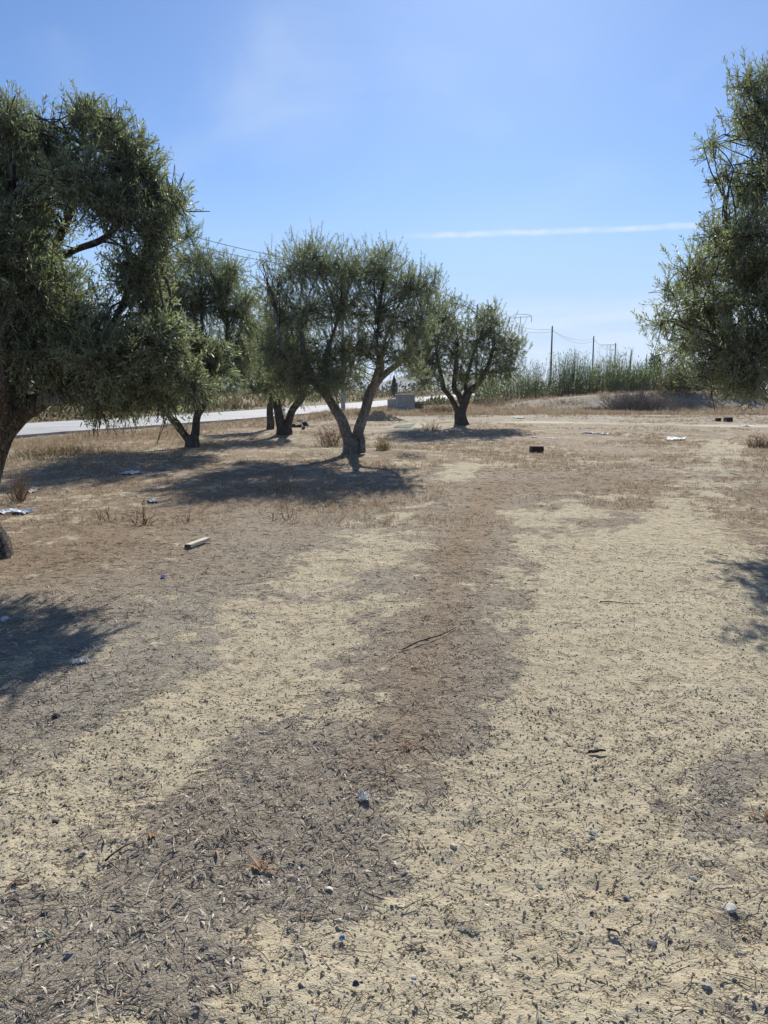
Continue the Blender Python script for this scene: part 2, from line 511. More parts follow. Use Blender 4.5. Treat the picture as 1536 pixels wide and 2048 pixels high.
def mat_simple(name, color, rough=0.85, ns=20.0, var=0.25, bump=0.3, bd=0.01, spec=0.25, metal=0.0, stain=None):
    m, k = new_mat(name)
    g = objpos(k)
    n = k.noise(g, ns, 5, 0.6)
    c = k.mix(1.0, color, k.ramp(n, [(0.25, 1 - var), (0.75, 1 + var)]), 'MULTIPLY')
    if stain:
        c = k.mix(k.math('MULTIPLY', k.smooth(k.noise(g, ns * 0.22, 4, 0.6), 0.45, 0.7), 0.7), c, stain)
    finish(k, c, rough, n, bump, bd, spec, metal=metal)
    return m
M = dict(
    leaf=mat_leaf(), twig=mat_simple('twig_bark', (0.075, 0.065, 0.05), 0.9, 30),
    bark=mat_bark('olive_bark', (0.16, 0.145, 0.125), (0.34, 0.31, 0.265), (0.40, 0.38, 0.34)),
    bark_dark=mat_bark('dark_olive_bark', (0.065, 0.055, 0.047), (0.17, 0.147, 0.122), (0.22, 0.20, 0.17)),
    cut=mat_simple('cut_wood', (0.26, 0.19, 0.12), 0.9, 30),
    ground=mat_ground(),
    dry=mat_tint('dry_leaf', 0.85, 0.25, 0.12), grass=mat_tint('dry_grass', 0.85, 0.2, 0.25),
    reed=mat_tint('reed_leaf', 0.6, 0.3, 0.3), stone=mat_tint('pebble', 0.85, 0.3, 0, 60), scrub=mat_tint('scrub_twig', 0.95, 0.1),
    asphalt=mat_simple('pale_road_surface', (0.40, 0.395, 0.385), 0.85, 0.6, 0.24, 0.2, 0.01, 0.3, stain=(0.33, 0.325, 0.315)),
    concrete=mat_simple('grey_concrete', (0.34, 0.33, 0.31), 0.9, 9, 0.22, 0.4, 0.01, stain=(0.24, 0.23, 0.21)),
    palecon=mat_simple('pale_concrete', (0.40, 0.38, 0.335), 0.9, 8, 0.2, 0.4, 0.01, stain=(0.26, 0.24, 0.2)),
    polecon=mat_simple('pole_concrete', (0.33, 0.325, 0.315), 0.85, 6, 0.15, 0.2, 0.005),
    poledark=mat_simple('pole_wood', (0.095, 0.09, 0.085), 0.85, 6, 0.2, 0.2, 0.005),
    steel=mat_simple('galvanised_steel', (0.30, 0.31, 0.32), 0.5, 12, 0.1, 0.05, 0.002, 0.5, 0.6),
    wire=mat_simple('cable', (0.04, 0.04, 0.042), 1.0, 10, 0.1, 0.0, 0.01, 0.0),
    plastic=mat_simple('white_plastic', (0.66, 0.67, 0.67), 0.65, 25, 0.1, 0.5, 0.01, 0.5),
    paper=mat_simple('white_paper', (0.62, 0.60, 0.55), 0.8, 25, 0.15, 0.4, 0.006, 0.2),
    greensheet=mat_simple('pale_green_plastic', (0.22, 0.29, 0.24), 0.95, 15, 0.12, 0.3, 0.005, 0.02),
    bluefilm=mat_simple('blue_plastic', (0.10, 0.28, 0.50), 0.4, 20, 0.15, 0.3, 0.003, 0.5),
    violet=mat_simple('violet_plastic', (0.25, 0.22, 0.60), 0.4, 20, 0.15, 0.3, 0.003, 0.5),
    wood=mat_simple('bleached_wood', (0.56, 0.50, 0.38), 0.85, 25, 0.2, 0.4, 0.004),
    brickm=mat_simple('dark_brick', (0.12, 0.078, 0.055), 0.9, 22, 0.35, 0.5, 0.008),
    clod=mat_simple('earth_clod', (0.34, 0.265, 0.18), 0.95, 10, 0.3, 0.8, 0.03, 0.1),
    hill=mat_simple('hill_scrub', (0.10, 0.105, 0.085), 0.95, 0.02, 0.3, 0.0),
)

# ------------------------------------------------------------------ ground, road, hill
def build_ground():
    ys = [0.6]
    while ys[-1] < 70:
        ys.append(ys[-1] * 1.0072 + 0.0006)
    ys = np.array(ys)
    far = np.geomspace(72, 6000, 60)
    nearb = -np.geomspace(0.5, 60, 14)[::-1]
    ys = np.concatenate([nearb, [0.0, 0.3], ys, far])
    s_in = np.linspace(-1, 1, 501)
    s_out = 1 + np.geomspace(0.02, 60, 26)
    s = np.concatenate([-s_out[::-1], s_in, s_out])
    w = 1.0 + 0.66 * np.maximum(ys, 0.6)
    X = s[None, :] * w[:, None]
    Y = np.repeat(ys[:, None], len(s), 1)
    Z = Hm(X, Y)
    sdist = road_side(X, Y)
    field = np.maximum(sstep(ROAD_W + 0.4, ROAD_W + 2.0, sdist), sstep(55, 90, np.hypot(X, Y)))
    n, m = X.shape
    idx = np.arange(n * m).reshape(n, m)
    f = np.stack([idx[:-1, :-1], idx[:-1, 1:], idx[1:, 1:], idx[1:, :-1]], -1).reshape(-1, 4)
    v = np.stack([X, Y, Z], -1).reshape(-1, 3)
    me = make_mesh('ground', v, f, M['ground'], smooth=True,
                   extra=dict(litter=litter_mask(X, Y).ravel(), warm=warm_mask(X, Y).ravel(), dust=track_mask(X, Y).ravel(), field=field.ravel()))
    tag(link('ground', me), kind='structure')
build_ground()

def offset_poly(pts, d):
    A = np.array(pts, float)
    T = np.gradient(A, axis=0); T /= np.linalg.norm(T, axis=1, keepdims=True)
    return A + np.stack([-T[:, 1], T[:, 0]], 1) * d
def build_road():
    A = catmull([(x, y, 0) for x, y in ROAD], 160)[:, :2]
    cols = []
    prof = [(-0.02, -0.25), (0.0, 0.10), (0.35, 0.13), (ROAD_W / 2, 0.17), (ROAD_W - 0.35, 0.13), (ROAD_W, 0.10), (ROAD_W + 0.02, -0.25)]
    for j, (d, z) in enumerate(prof):
        Q = offset_poly(A, d)
        jit = (fbm(Q[:, 0] * 0.9, Q[:, 1] * 0.9, 300 + (j > 3), 3) - .5) * (0.35 if j in (0, 1, 5, 6) else 0.0)
        Q = offset_poly(A, d + jit) if np.ndim(jit) == 0 else A + (Q - A) * 1.0 + (offset_poly(A, 1.0) - A) * jit[:, None]
        cols.append(np.column_stack([Q, np.full(len(Q), z)]))
    V = np.stack(cols, 1)
    n, m, _ = V.shape
    idx = np.arange(n * m).reshape(n, m)
    f = np.stack([idx[:-1, :-1], idx[1:, :-1], idx[1:, 1:], idx[:-1, 1:]], -1).reshape(-1, 4)
    f = f[:, ::-1]
    tag(link('road', make_mesh('road', V.reshape(-1, 3), f, M['asphalt'])), kind='structure')
build_road()

def build_hill():
    xs = np.linspace(-700, 900, 90); ys = np.linspace(1500, 2600, 40)
    X, Y = np.meshgrid(xs, ys)
    px = 768 + X / Y * FPX
    Z = 44 * np.exp(-((X - 130) / 150) ** 2) + 26 * np.exp(-((X - 420) / 230) ** 2) + 12 * np.exp(-((X + 260) / 200) ** 2)
    Z = Z * np.exp(-((Y - 2000) / 330) ** 2) * (0.85 + 0.3 * fbm(X * 0.01, Y * 0.01, 9, 4)) - 3
    idx = np.arange(X.size).reshape(X.shape)
    f = np.stack([idx[:-1, :-1], idx[:-1, 1:], idx[1:, 1:], idx[1:, :-1]], -1).reshape(-1, 4)
    tag(link('hill', make_mesh('hill', np.stack([X, Y, Z], -1).reshape(-1, 3), f, M['hill'], smooth=True)), kind='structure')
build_hill()

# ------------------------------------------------------------------ leaves and trees
def unit(v):
    return v / (np.linalg.norm(v, axis=-1, keepdims=True) + 1e-9)
def leaf_quads(base, dirv, nrm, L, W, tint, fold=0.0):
    """diamond leaves folded along the midrib: 4 verts, one quad (two triangles)"""
    side = unit(np.cross(dirv, nrm))
    mid = base + dirv * (L * 0.48)[:, None]
    up = nrm * (W * fold)[:, None]
    v = np.stack([base, mid + side * (W / 2)[:, None] + up, base + dirv * L[:, None], mid - side * (W / 2)[:, None] + up], 1)
    n = len(base)
    f = np.arange(n * 4).reshape(n, 4)
    return v.reshape(-1, 3), f, np.repeat(tint, 4, 0)

def olive_tree(label, D, base, trunk, limbs, lobes, n_leaves, leaf=(0.058, 0.0125), green=(0.052, 0.066, 0.034), bark='bark',
               seed=1, droop=0.25, stub=None, name='olive_tree', depth=1.0, ragged=0.32, lean=(0, 0), fat=1.0):
    rng = np.random.default_rng(seed)
    B = np.array(base, float)
    root = thing(name, label, 'olive tree', B, 'olive trees of the grove')
    mp = D / FPX                                        # metres per photo pixel at the tree
    def P3(p):
        return pp(p[0], p[1], D + (p[2] if len(p) > 2 else 0.0))
    tp = [B + np.array([0, 0, -0.12])] + [P3(p[:3]) for p in trunk]
    tr = [trunk[0][3] * 1.0] + [p[3] for p in trunk]
    link('trunk', limb_mesh('trunk', tp, tr, M[bark], S=20, n=30, lump=0.15, seed=seed, loc=B, flare=True), root)
    skeleton = []
    for j, lb in enumerate(limbs):
        path = [P3(p[:3]) for p in lb]
        rad = [p[3] for p in lb]
        link('limb', limb_mesh('limb', path, rad, M[bark], S=12, n=26, lump=0.13, seed=seed + 3 * j + 1, loc=B), root)
        skeleton.append(catmull(path, 16)[4:])
    skel = np.vstack(skeleton)
    # lobes of the crown
    LC, LR, LWt = [], [], []
    for lb in lobes:
        x, y, r = lb[:3]
        dens = lb[3] if len(lb) > 3 else 1.0
        dz = lb[4] if len(lb) > 4 else None
        k = 2 if dz is None else 1
        for q in range(k):
            off = (rng.uniform(-0.2, 1.0) * (1 if q == 0 else -1)) * depth if dz is None else dz
            c = pp(x + rng.normal(0, r * 0.12), y + rng.normal(0, r * 0.12), D + off)
            rr = r * mp * rng.uniform(1.0, 1.2) * fat
            LC.append(c); LR.append((rr, rr * rng.uniform(0.9, 1.25), rr * rng.uniform(0.85, 1.05))); LWt.append(dens * rr ** 2)
    LC, LR, LWt = np.array(LC), np.array(LR), np.array(LWt)
    # boughs from the limbs into each lobe
    tgt, pth, rad = [], [], []
    for c, r in zip(LC, LR):
        order = np.argsort(np.linalg.norm(skel - c, axis=1) + 0.35 * np.maximum(0, skel[:, 2] - c[2]))
        for b in range(4):
            a = skel[order[rng.integers(0, min(6, len(order)))]]
            e = c + unit(rng.normal(0, 1, 3)) * rng.uniform(0.05, 0.48) * r
            m1 = a + (e - a) * 0.35 + np.array([0, 0, 0.10 * np.linalg.norm(e - a)]) + rng.normal(0, 0.05, 3)
            m2 = a + (e - a) * 0.7 + np.array([0, 0, 0.06 * np.linalg.norm(e - a)]) + rng.normal(0, 0.06, 3)
            pth.append(catmull([a, m1, m2, e], 7)); rad.append(np.linspace(rng.uniform(0.007, 0.017), 0.004, 7))
    pth = np.array(pth); rad = np.array(rad)
    bv, bf = tubes(pth, rad, 5)
    nodes = pth[:, 3:].reshape(-1, 3)
    # leafy shoots
    per = 26
    ns = int(n_leaves / per)
    li = rng.choice(len(LC), ns, p=LWt / LWt.sum())
    u = unit(rng.normal(0, 1, (ns, 3)))
    rr = rng.uniform(0.08, 1.0, ns) ** 0.62
    sprig = (rng.random(ns) < 0.20) & (u[:, 2] > -0.3)
    rr = rr * (1 + ragged * (rng.random(ns) < 0.18) * rng.random(ns))
    rr = np.where(sprig, rng.uniform(1.0, 1.0 + 1.1 * ragged, ns), rr)
    pos = LC[li] + u * rr[:, None] * LR[li]
    # direction: outward and up at the top, hanging at the bottom
    low = np.clip(-u[:, 2], 0, 1)
    d = unit(u * 0.75 + np.array([lean[0], lean[1], 0.55]) + rng.normal(0, 0.38, (ns, 3)) - np.array([0, 0, 1.0]) * (low * (0.5 + droop))[:, None])
    sl = rng.uniform(0.22, 0.52, ns)
    d = np.where(sprig[:, None], unit(d + np.array([0, 0, 0.9])), d)
    sl = np.where(sprig, sl * 1.25, sl)
    start = pos - d * (sl * 0.75)[:, None]
    sag = np.zeros((ns, 3)); sag[:, 2] = -droop * sl * rng.uniform(0.2, 0.9, ns)
    K = 3
    ts = np.linspace(0, 1, K)
    SP = start[:, None] + d[:, None] * (sl[:, None] * ts)[..., None] + sag[:, None] * (ts ** 2)[None, :, None]
    # each shoot is tied back to the nearest bough
    tie = np.empty((ns, 3))
    for a in range(0, ns, 2000):
        q = start[a:a + 2000]
        dd = ((q[:, None] - nodes[None]) ** 2).sum(2)
        tie[a:a + 2000] = nodes[dd.argmin(1)]
    tl = np.linalg.norm(tie - start, axis=1)
    far = tl > 0.9
    tie[far] = start[far] + (tie[far] - start[far]) * (0.9 / tl[far])[:, None]
    TW = np.concatenate([tie[:, None], SP], 1)
    TR = np.linspace(0.0048, 0.0012, K + 1)[None] * rng.uniform(0.7, 1.2, (ns, 1)) * max(1, D / 22)
    tv, tf = tubes(TW, TR, 3)
    # leaves in opposite pairs
    t = np.tile(np.repeat(np.linspace(0.12, 1.0, per // 2), 2)[None], (ns, 1)) + rng.uniform(-0.03, 0.03, (ns, per))
    base_ = start[:, None] + d[:, None] * (sl[:, None] * t)[..., None] + sag[:, None] * (t ** 2)[..., None]
    tang = unit(d[:, None] * sl[:, None, None] + 2 * sag[:, None] * t[..., None])
    refv = unit(rng.normal(0, 1, (ns, 1, 3)))
    s1 = unit(np.cross(tang, np.broadcast_to(refv, tang.shape))); s2 = np.cross(tang, s1)
    ph = (np.arange(per) // 2 % 2) * (pi / 2) + (np.arange(per) % 2) * pi
    ph = ph[None] + rng.uniform(-0.5, 0.5, (ns, per))
    sd_ = np.cos(ph)[..., None] * s1 + np.sin(ph)[..., None] * s2
    spread = rng.uniform(0.45, 1.05, (ns, per))[..., None]
    ld = unit(tang * np.cos(spread) + sd_ * np.sin(spread) + np.array([0, 0, -0.18 * droop]))
    nr = unit(tang * 0.8 - sd_ * 0.5 + np.array([0, 0, 0.9]) + rng.normal(0, 0.3, ld.shape))
    nr = unit(nr - ld * (nr * ld).sum(-1, keepdims=True))
    keep = rng.random((ns, per)) < 0.94
    base_, ld, nr = base_[keep], ld[keep], nr[keep]
    N = len(base_)
    L = leaf[0] * rng.uniform(0.65, 1.25, N); W = leaf[1] * rng.uniform(0.75, 1.2, N)
    stone_ = np.repeat(rng.normal(0, 0.10, (ns, 1)), per, 1)[keep]
    g = np.array(green)[None] * (1 + stone_ + rng.normal(0, 0.14, N))[:, None]
    yel = (rng.random(N) < 0.07)
    g[yel] = np.array([0.12, 0.115, 0.04]) * rng.uniform(0.7, 1.2, (yel.sum(), 1))
    g = np.clip(g, 0.012, 0.4)
    lv, lf, lt = leaf_quads(base_, ld, nr, L, W, g, 0.12)
    V = np.vstack([bv, tv, lv]) - B
    F = np.vstack([bf, tf + len(bv), lf + len(bv) + len(tv)])
    mi = np.concatenate([np.ones(len(bf) + len(tf), int), np.zeros(len(lf), int)])
    tint = np.vstack([np.full((len(bv) + len(tv), 3), 0.06), lt])
    link('crown', make_mesh('crown', V, F, [M['leaf'], M['twig']], tint, mi), root)
    if stub is not None:
        a, b, r = stub
        pa, pb = P3(a), P3(b)
        link('cut_stub', limb_mesh('cut_stub', [pa, (pa + pb) / 2, pb], [r, r * 0.95, r * 0.8], M['bark'], S=12, n=10, loc=B, seed=5), root)
    return root

# the middle tree with a V-shaped trunk
b = gp(706, 906); D = b[1]; mp = D / FPX
olive_tree('olive tree with stout pale V-shaped trunk standing in the middle of the grove', D, b,
    [(705, 896, 0, 18 * mp), (704, 884, 0, 16 * mp), (704, 874, 0, 12 * mp)],
    [[(698, 888, 0, 11 * mp), (690, 860, -.05, 11 * mp), (682, 838, -.1, 10 * mp), (668, 815, -.15, 9 * mp), (655, 793, -.2, 8.5 * mp), (634, 768, -.2, 8 * mp), (610, 716, -.3, 5.5 * mp), (604, 660, -.3, 3.5 * mp)],
     [(713, 888, .05, 11 * mp), (719, 857, .1, 10.5 * mp), (731, 820, .1, 9.5 * mp), (739, 789, .1, 9 * mp), (752, 765, .15, 8.5 * mp), (774, 744, .2, 6.5 * mp), (802, 722, .2, 5 * mp), (832, 684, .3, 3.5 * mp), (845, 640, .3, 2 * mp)],
     [(742, 782, .1, 6 * mp), (750, 755, -.1, 6 * mp), (757, 727, -.2, 4.5 * mp), (754, 680, -.3, 3 * mp), (760, 620, -.3, 2 * mp)],
     [(754, 763, .2, 5 * mp), (764, 738, .5, 4.5 * mp), (765, 700, .8, 3.5 * mp), (785, 630, .9, 2 * mp)],
     [(655, 793, -.1, 6 * mp), (650, 765, .3, 6 * mp), (652, 720, .6, 4.5 * mp), (672, 650, .7, 3 * mp), (690, 590, .7, 2 * mp)],
     [(634, 768, -.2, 5 * mp), (596, 745, -.7, 4 * mp), (565, 690, -.9, 3 * mp), (550, 620, -.8, 2 * mp)],
     [(715, 862, 0, 8 * mp), (724, 876, -.1, 6 * mp), (725, 890, -.15, 6 * mp), (726, 905, -.2, 6 * mp)]],
    [(545, 565, 42, .7), (590, 535, 50), (640, 522, 48), (700, 540, 55), (765, 530, 50), (810, 570, 48), (852, 570, 30, .7), (560, 635, 48, .9), (620, 615, 65), (690, 620, 60),
     (760, 615, 65), (818, 650, 50), (595, 700, 60), (650, 705, 48), (550, 700, 48), (600, 762, 42), (555, 752, 36), (655, 752, 32), (728, 690, 38, 1.0), (690, 700, 44, .9), (682, 752, 36, 1.0), (668, 785, 22, .6, -.5), (636, 768, 34, 1.0, -.7), (604, 782, 26, .9, -.5), (785, 715, 38, .9, -.6), (825, 730, 30, .8, -.3), (745, 700, 36, .8, -.6), (770, 690, 32, .6), (812, 708, 32, .7), (712, 735, 34, .9), (525, 520, 14, .35), (770, 500, 24, .6), (870, 545, 16, .4), (612, 497, 22, .6)],
    130000, (0.066, 0.0165), (0.185, 0.203, 0.142), seed=11, droop=0.15, depth=1.1)

# two trees behind it and to the left
b = gp(568, 869); D = b[1]; mp = D / FPX
olive_tree('olive tree with two dark stems in a narrow V beside the rubble heap', D, b,
    [(568, 860, 0, 15 * mp), (566, 850, 0, 13 * mp)],
    [[(563, 862, 0, 9 * mp), (559, 838, 0, 9 * mp), (553, 805, 0, 8 * mp), (548, 770, 0, 6 * mp), (540, 700, 0, 4 * mp), (535, 640, 0, 2 * mp)],
     [(574, 862, 0, 8 * mp), (578, 842, 0, 8 * mp), (586, 820, 0, 7 * mp), (602, 798, 0, 6.5 * mp), (612, 770, 0, 5 * mp), (615, 720, 0, 3 * mp)]],
    [(535, 600, 34, .7), (530, 660, 48), (522, 725, 42), (560, 755, 38), (600, 745, 42), (575, 690, 50), (505, 680, 28, .7), (515, 770, 24), (545, 785, 22), (590, 780, 20)],
    44000, (0.074, 0.020), (0.15, 0.168, 0.098), 'bark_dark', seed=23, depth=1.2)
b = gp(541, 859); D = b[1]; mp = D / FPX
olive_tree('slim olive tree with single thin trunk close beside the road', D, b,
    [(541, 845, 0, 7.5 * mp), (539, 823, 0, 6.5 * mp), (541, 800, 0, 6 * mp), (545, 770, 0, 5 * mp)],
    [[(545, 778, 0, 4.5 * mp), (535, 740, 0, 4 * mp), (525, 690, 0, 2 * mp)], [(545, 778, 0, 4 * mp), (556, 740, 0, 3 * mp), (562, 690, 0, 2 * mp)]],
    [(530, 740, 40), (555, 705, 38), (520, 690, 30), (545, 772, 24)],
    20000, (0.08, 0.021), (0.120, 0.138, 0.075), 'bark_dark', seed=29)
b = gp(383, 894); D = b[1]; mp = D / FPX
olive_tree('olive tree with short forked trunk and low hanging crown near the road', D, b,
    [(383, 885, 0, 13 * mp), (383, 872, 0, 13 * mp)],
    [[(379, 880, 0, 9 * mp), (368, 868, 0, 7.5 * mp), (355, 848, 0, 7.5 * mp), (341, 834, 0, 6.5 * mp), (325, 800, 0, 5 * mp), (310, 740, 0, 4 * mp), (305, 680, 0, 2 * mp)],
     [(388, 880, 0, 9 * mp), (391, 862, 0, 8 * mp), (394, 832, 0, 7.5 * mp), (406, 808, 0, 7 * mp), (412, 760, 0, 5 * mp), (405, 660, 0, 3 * mp), (400, 590, 0, 2 * mp)],
     [(406, 808, 0, 5 * mp), (430, 770, 0, 4 * mp), (450, 700, 0, 3 * mp), (455, 630, 0, 2 * mp)]],
    [(350, 565, 46), (330, 620, 46), (497, 650, 36), (492, 705, 38), (490, 595, 28), (462, 535, 36), (380, 470, 26, .7), (365, 515, 36, .8), (408, 518, 40, .9), (440, 565, 46), (476, 622, 42), (400, 600, 65), (340, 610, 55), (300, 690, 60), (380, 690, 68), (462, 690, 50), (478, 745, 36), (330, 755, 50), (270, 760, 45), (420, 755, 46), (375, 780, 34)],
    125000, (0.070, 0.0160), (0.146, 0.168, 0.100), 'bark_dark', seed=37, droop=0.5, depth=1.2)
# the tree in front of the reeds
b = gp(926, 849); D = b[1]; mp = D / FPX
olive_tree('olive tree with dark low-forking trunk growing in front of the reeds', D, b,
    [(923, 840, 0, 13 * mp), (921, 826, 0, 11 * mp), (922, 815, 0, 9 * mp)],
    [[(918, 828, 0, 6 * mp), (908, 808, 0, 5.5 * mp), (897, 790, 0, 5 * mp), (888, 778, 0, 5 * mp), (882, 750, 0, 4 * mp), (870, 690, 0, 2 * mp)],
     [(924, 822, 0, 8 * mp), (931, 800, 0, 8 * mp), (940, 782, 0, 7 * mp), (958, 765, 0, 5 * mp), (975, 735, 0, 4 * mp), (990, 680, 0, 2 * mp)],
     [(924, 806, 0, 6 * mp), (918, 790, 0, 6 * mp), (908, 775, 0, 5 * mp), (912, 730, 0, 4 * mp), (915, 670, 0, 2 * mp)],
     [(934, 790, .2, 5 * mp), (932, 765, .3, 4 * mp), (950, 700, .4, 3 * mp), (975, 640, .4, 2 * mp)]],
    [(865, 610, 34, .9), (900, 640, 40), (850, 660, 44), (870, 715, 46), (830, 730, 30), (835, 700, 30), (910, 700, 46), (950, 690, 44), (985, 655, 34), (1005, 690, 36), (1026, 675, 24, .8), (1028, 705, 24, .8), (1015, 735, 26, .8), (980, 615, 18, .6), (985, 635, 22), (960, 735, 38), (1000, 735, 30), (925, 745, 26), (850, 760, 24), (905, 600, 16, .5)],
    80000, (0.088, 0.024), (0.172, 0.19, 0.112), 'bark_dark', seed=41, depth=1.3, fat=1.12)
# large tree, trunk arching in from the side
b = np.array([*gflat(-6, 1112), 0.0]); b[2] = Hm(b[0], b[1]); D = b[1] + 0.1; mp = D / FPX
olive_tree('tallest olive tree with thick dark trunk arching over the white plastic sheet', D, b,
    [(-8, 1090, 0, 29 * mp), (-30, 1050, 0, 27 * mp), (-42, 1005, 0, 33 * mp), (-32, 950, 0, 32 * mp), (-16, 895, 0, 30 * mp), (2, 855, 0, 30 * mp), (28, 826, 0, 28 * mp), (62, 806, 0, 24 * mp)],
    [[(35, 822, 0, 20 * mp), (70, 808, -.1, 20 * mp), (100, 792, -.1, 15 * mp), (135, 768, -.1, 10 * mp), (175, 725, 0, 9 * mp), (225, 650, .2, 7 * mp), (265, 560, .3, 5 * mp), (300, 470, .3, 3 * mp)],
     [(20, 835, 0, 20 * mp), (36, 790, .2, 18 * mp), (42, 730, .3, 14 * mp), (60, 640, .3, 12 * mp), (95, 530, .3, 9 * mp), (140, 430, .3, 7 * mp), (170, 340, .2, 5 * mp), (190, 260, .2, 3 * mp)],
     [(-5, 870, 0, 18 * mp), (2, 780, -.4, 14 * mp), (10, 680, -.5, 10 * mp), (15, 560, -.5, 8 * mp), (30, 420, -.5, 6 * mp), (20, 280, -.5, 3 * mp)],
     [(95, 530, .3, 6 * mp), (150, 500, .1, 6 * mp), (205, 478, 0, 6 * mp), (260, 430, 0, 4 * mp), (320, 390, 0, 3 * mp)],
     [(120, 778, -.1, 9 * mp), (190, 735, -.2, 7 * mp), (270, 700, -.3, 5 * mp), (340, 685, -.3, 3 * mp)]],
    [(15, 235, 50, .9), (-20, 320, 85), (90, 285, 52, .7), (165, 232, 36, .8), (232, 248, 44, .9), (262, 318, 52), (306, 385, 50), (348, 398, 24, .8), (150, 345, 62, .6), (60, 400, 80, .8), (225, 400, 48), (312, 455, 40, .9), (322, 505, 30, .7),
     (285, 535, 52), (305, 590, 34, .8), (50, 520, 80), (100, 580, 75), (20, 620, 80), (150, 640, 66), (60, 690, 60, .8), (215, 700, 60), (275, 690, 50), (160, 745, 52), (240, 775, 44), (110, 735, 42), (300, 770, 40), (20, 770, 40, .6), (190, 806, 24, .7), (-60, 480, 100), (-80, 650, 100),
     (335, 700, 54, .85), (395, 695, 44, .7), (440, 715, 38, .65), (380, 755, 44, .7), (330, 650, 40, .6), (340, 798, 24, .6)],
    195000, (0.060, 0.0130), (0.162, 0.182, 0.125), 'bark_dark', seed=53, droop=0.45, stub=((92, 796, -.1), (122, 800, -.3), 15 * mp), depth=0.75, ragged=0.38, lean=(0.12, 0))
# tree on the other side, its trunk out of view
b = np.array([5.4, 9.3, 0.0]); b[2] = Hm(b[0], b[1]); D = b[1]; mp = D / FPX
olive_tree('tall narrow-leaved olive crown overhanging the two dark bricks by the brush', D, b,
    [(1690, 960, 0, 34 * mp), (1680, 880, 0, 28 * mp), (1660, 800, 0, 26 * mp)],
    [[(1665, 830, 0, 20 * mp), (1620, 740, 0, 15 * mp), (1560, 640, -.2, 11 * mp), (1500, 560, -.3, 7 * mp), (1450, 510, -.3, 4 * mp)],
     [(1665, 830, 0, 18 * mp), (1640, 700, .2, 14 * mp), (1600, 520, .2, 10 * mp), (1560, 360, .2, 7 * mp), (1530, 230, .2, 4 * mp)],
     [(1665, 830, 0, 16 * mp), (1590, 770, -.5, 11 * mp), (1510, 740, -.6, 7 * mp), (1430, 690, -.6, 4 * mp)],
     [(1668, 820, 0, 18 * mp), (1690, 650, .2, 14 * mp), (1700, 480, .2, 9 * mp)],
     [(1600, 830, -.3, 6 * mp), (1556, 812, -.4, 4 * mp), (1520, 790, -.4, 3 * mp), (1500, 770, -.4, 2 * mp)]],
    [(1500, 165, 38, .5), (1535, 240, 62, .7), (1478, 235, 26, .5), (1425, 290, 26, .35), (1450, 345, 34, .4), (1500, 370, 55, .6), (1480, 465, 52, .8), (1432, 470, 34, .6), (1400, 540, 46, .8), (1345, 580, 36, .5), (1322, 640, 26, .6),
     (1410, 610, 60), (1500, 560, 70), (1370, 680, 48, .8), (1450, 680, 64), (1520, 690, 70), (1405, 735, 36, .5), (1490, 752, 46, 1.0), (1440, 745, 34, .8), (1570, 320, 80, .8), (1600, 500, 110), (1620, 690, 100), (1580, 180, 60, .5), (1700, 420, 110, .7), (1720, 620, 110, .7)],
    102000, (0.066, 0.0155), (0.170, 0.186, 0.124), 'bark', seed=67, droop=0.2, depth=1.0, ragged=0.45, lean=(-0.1, 0))

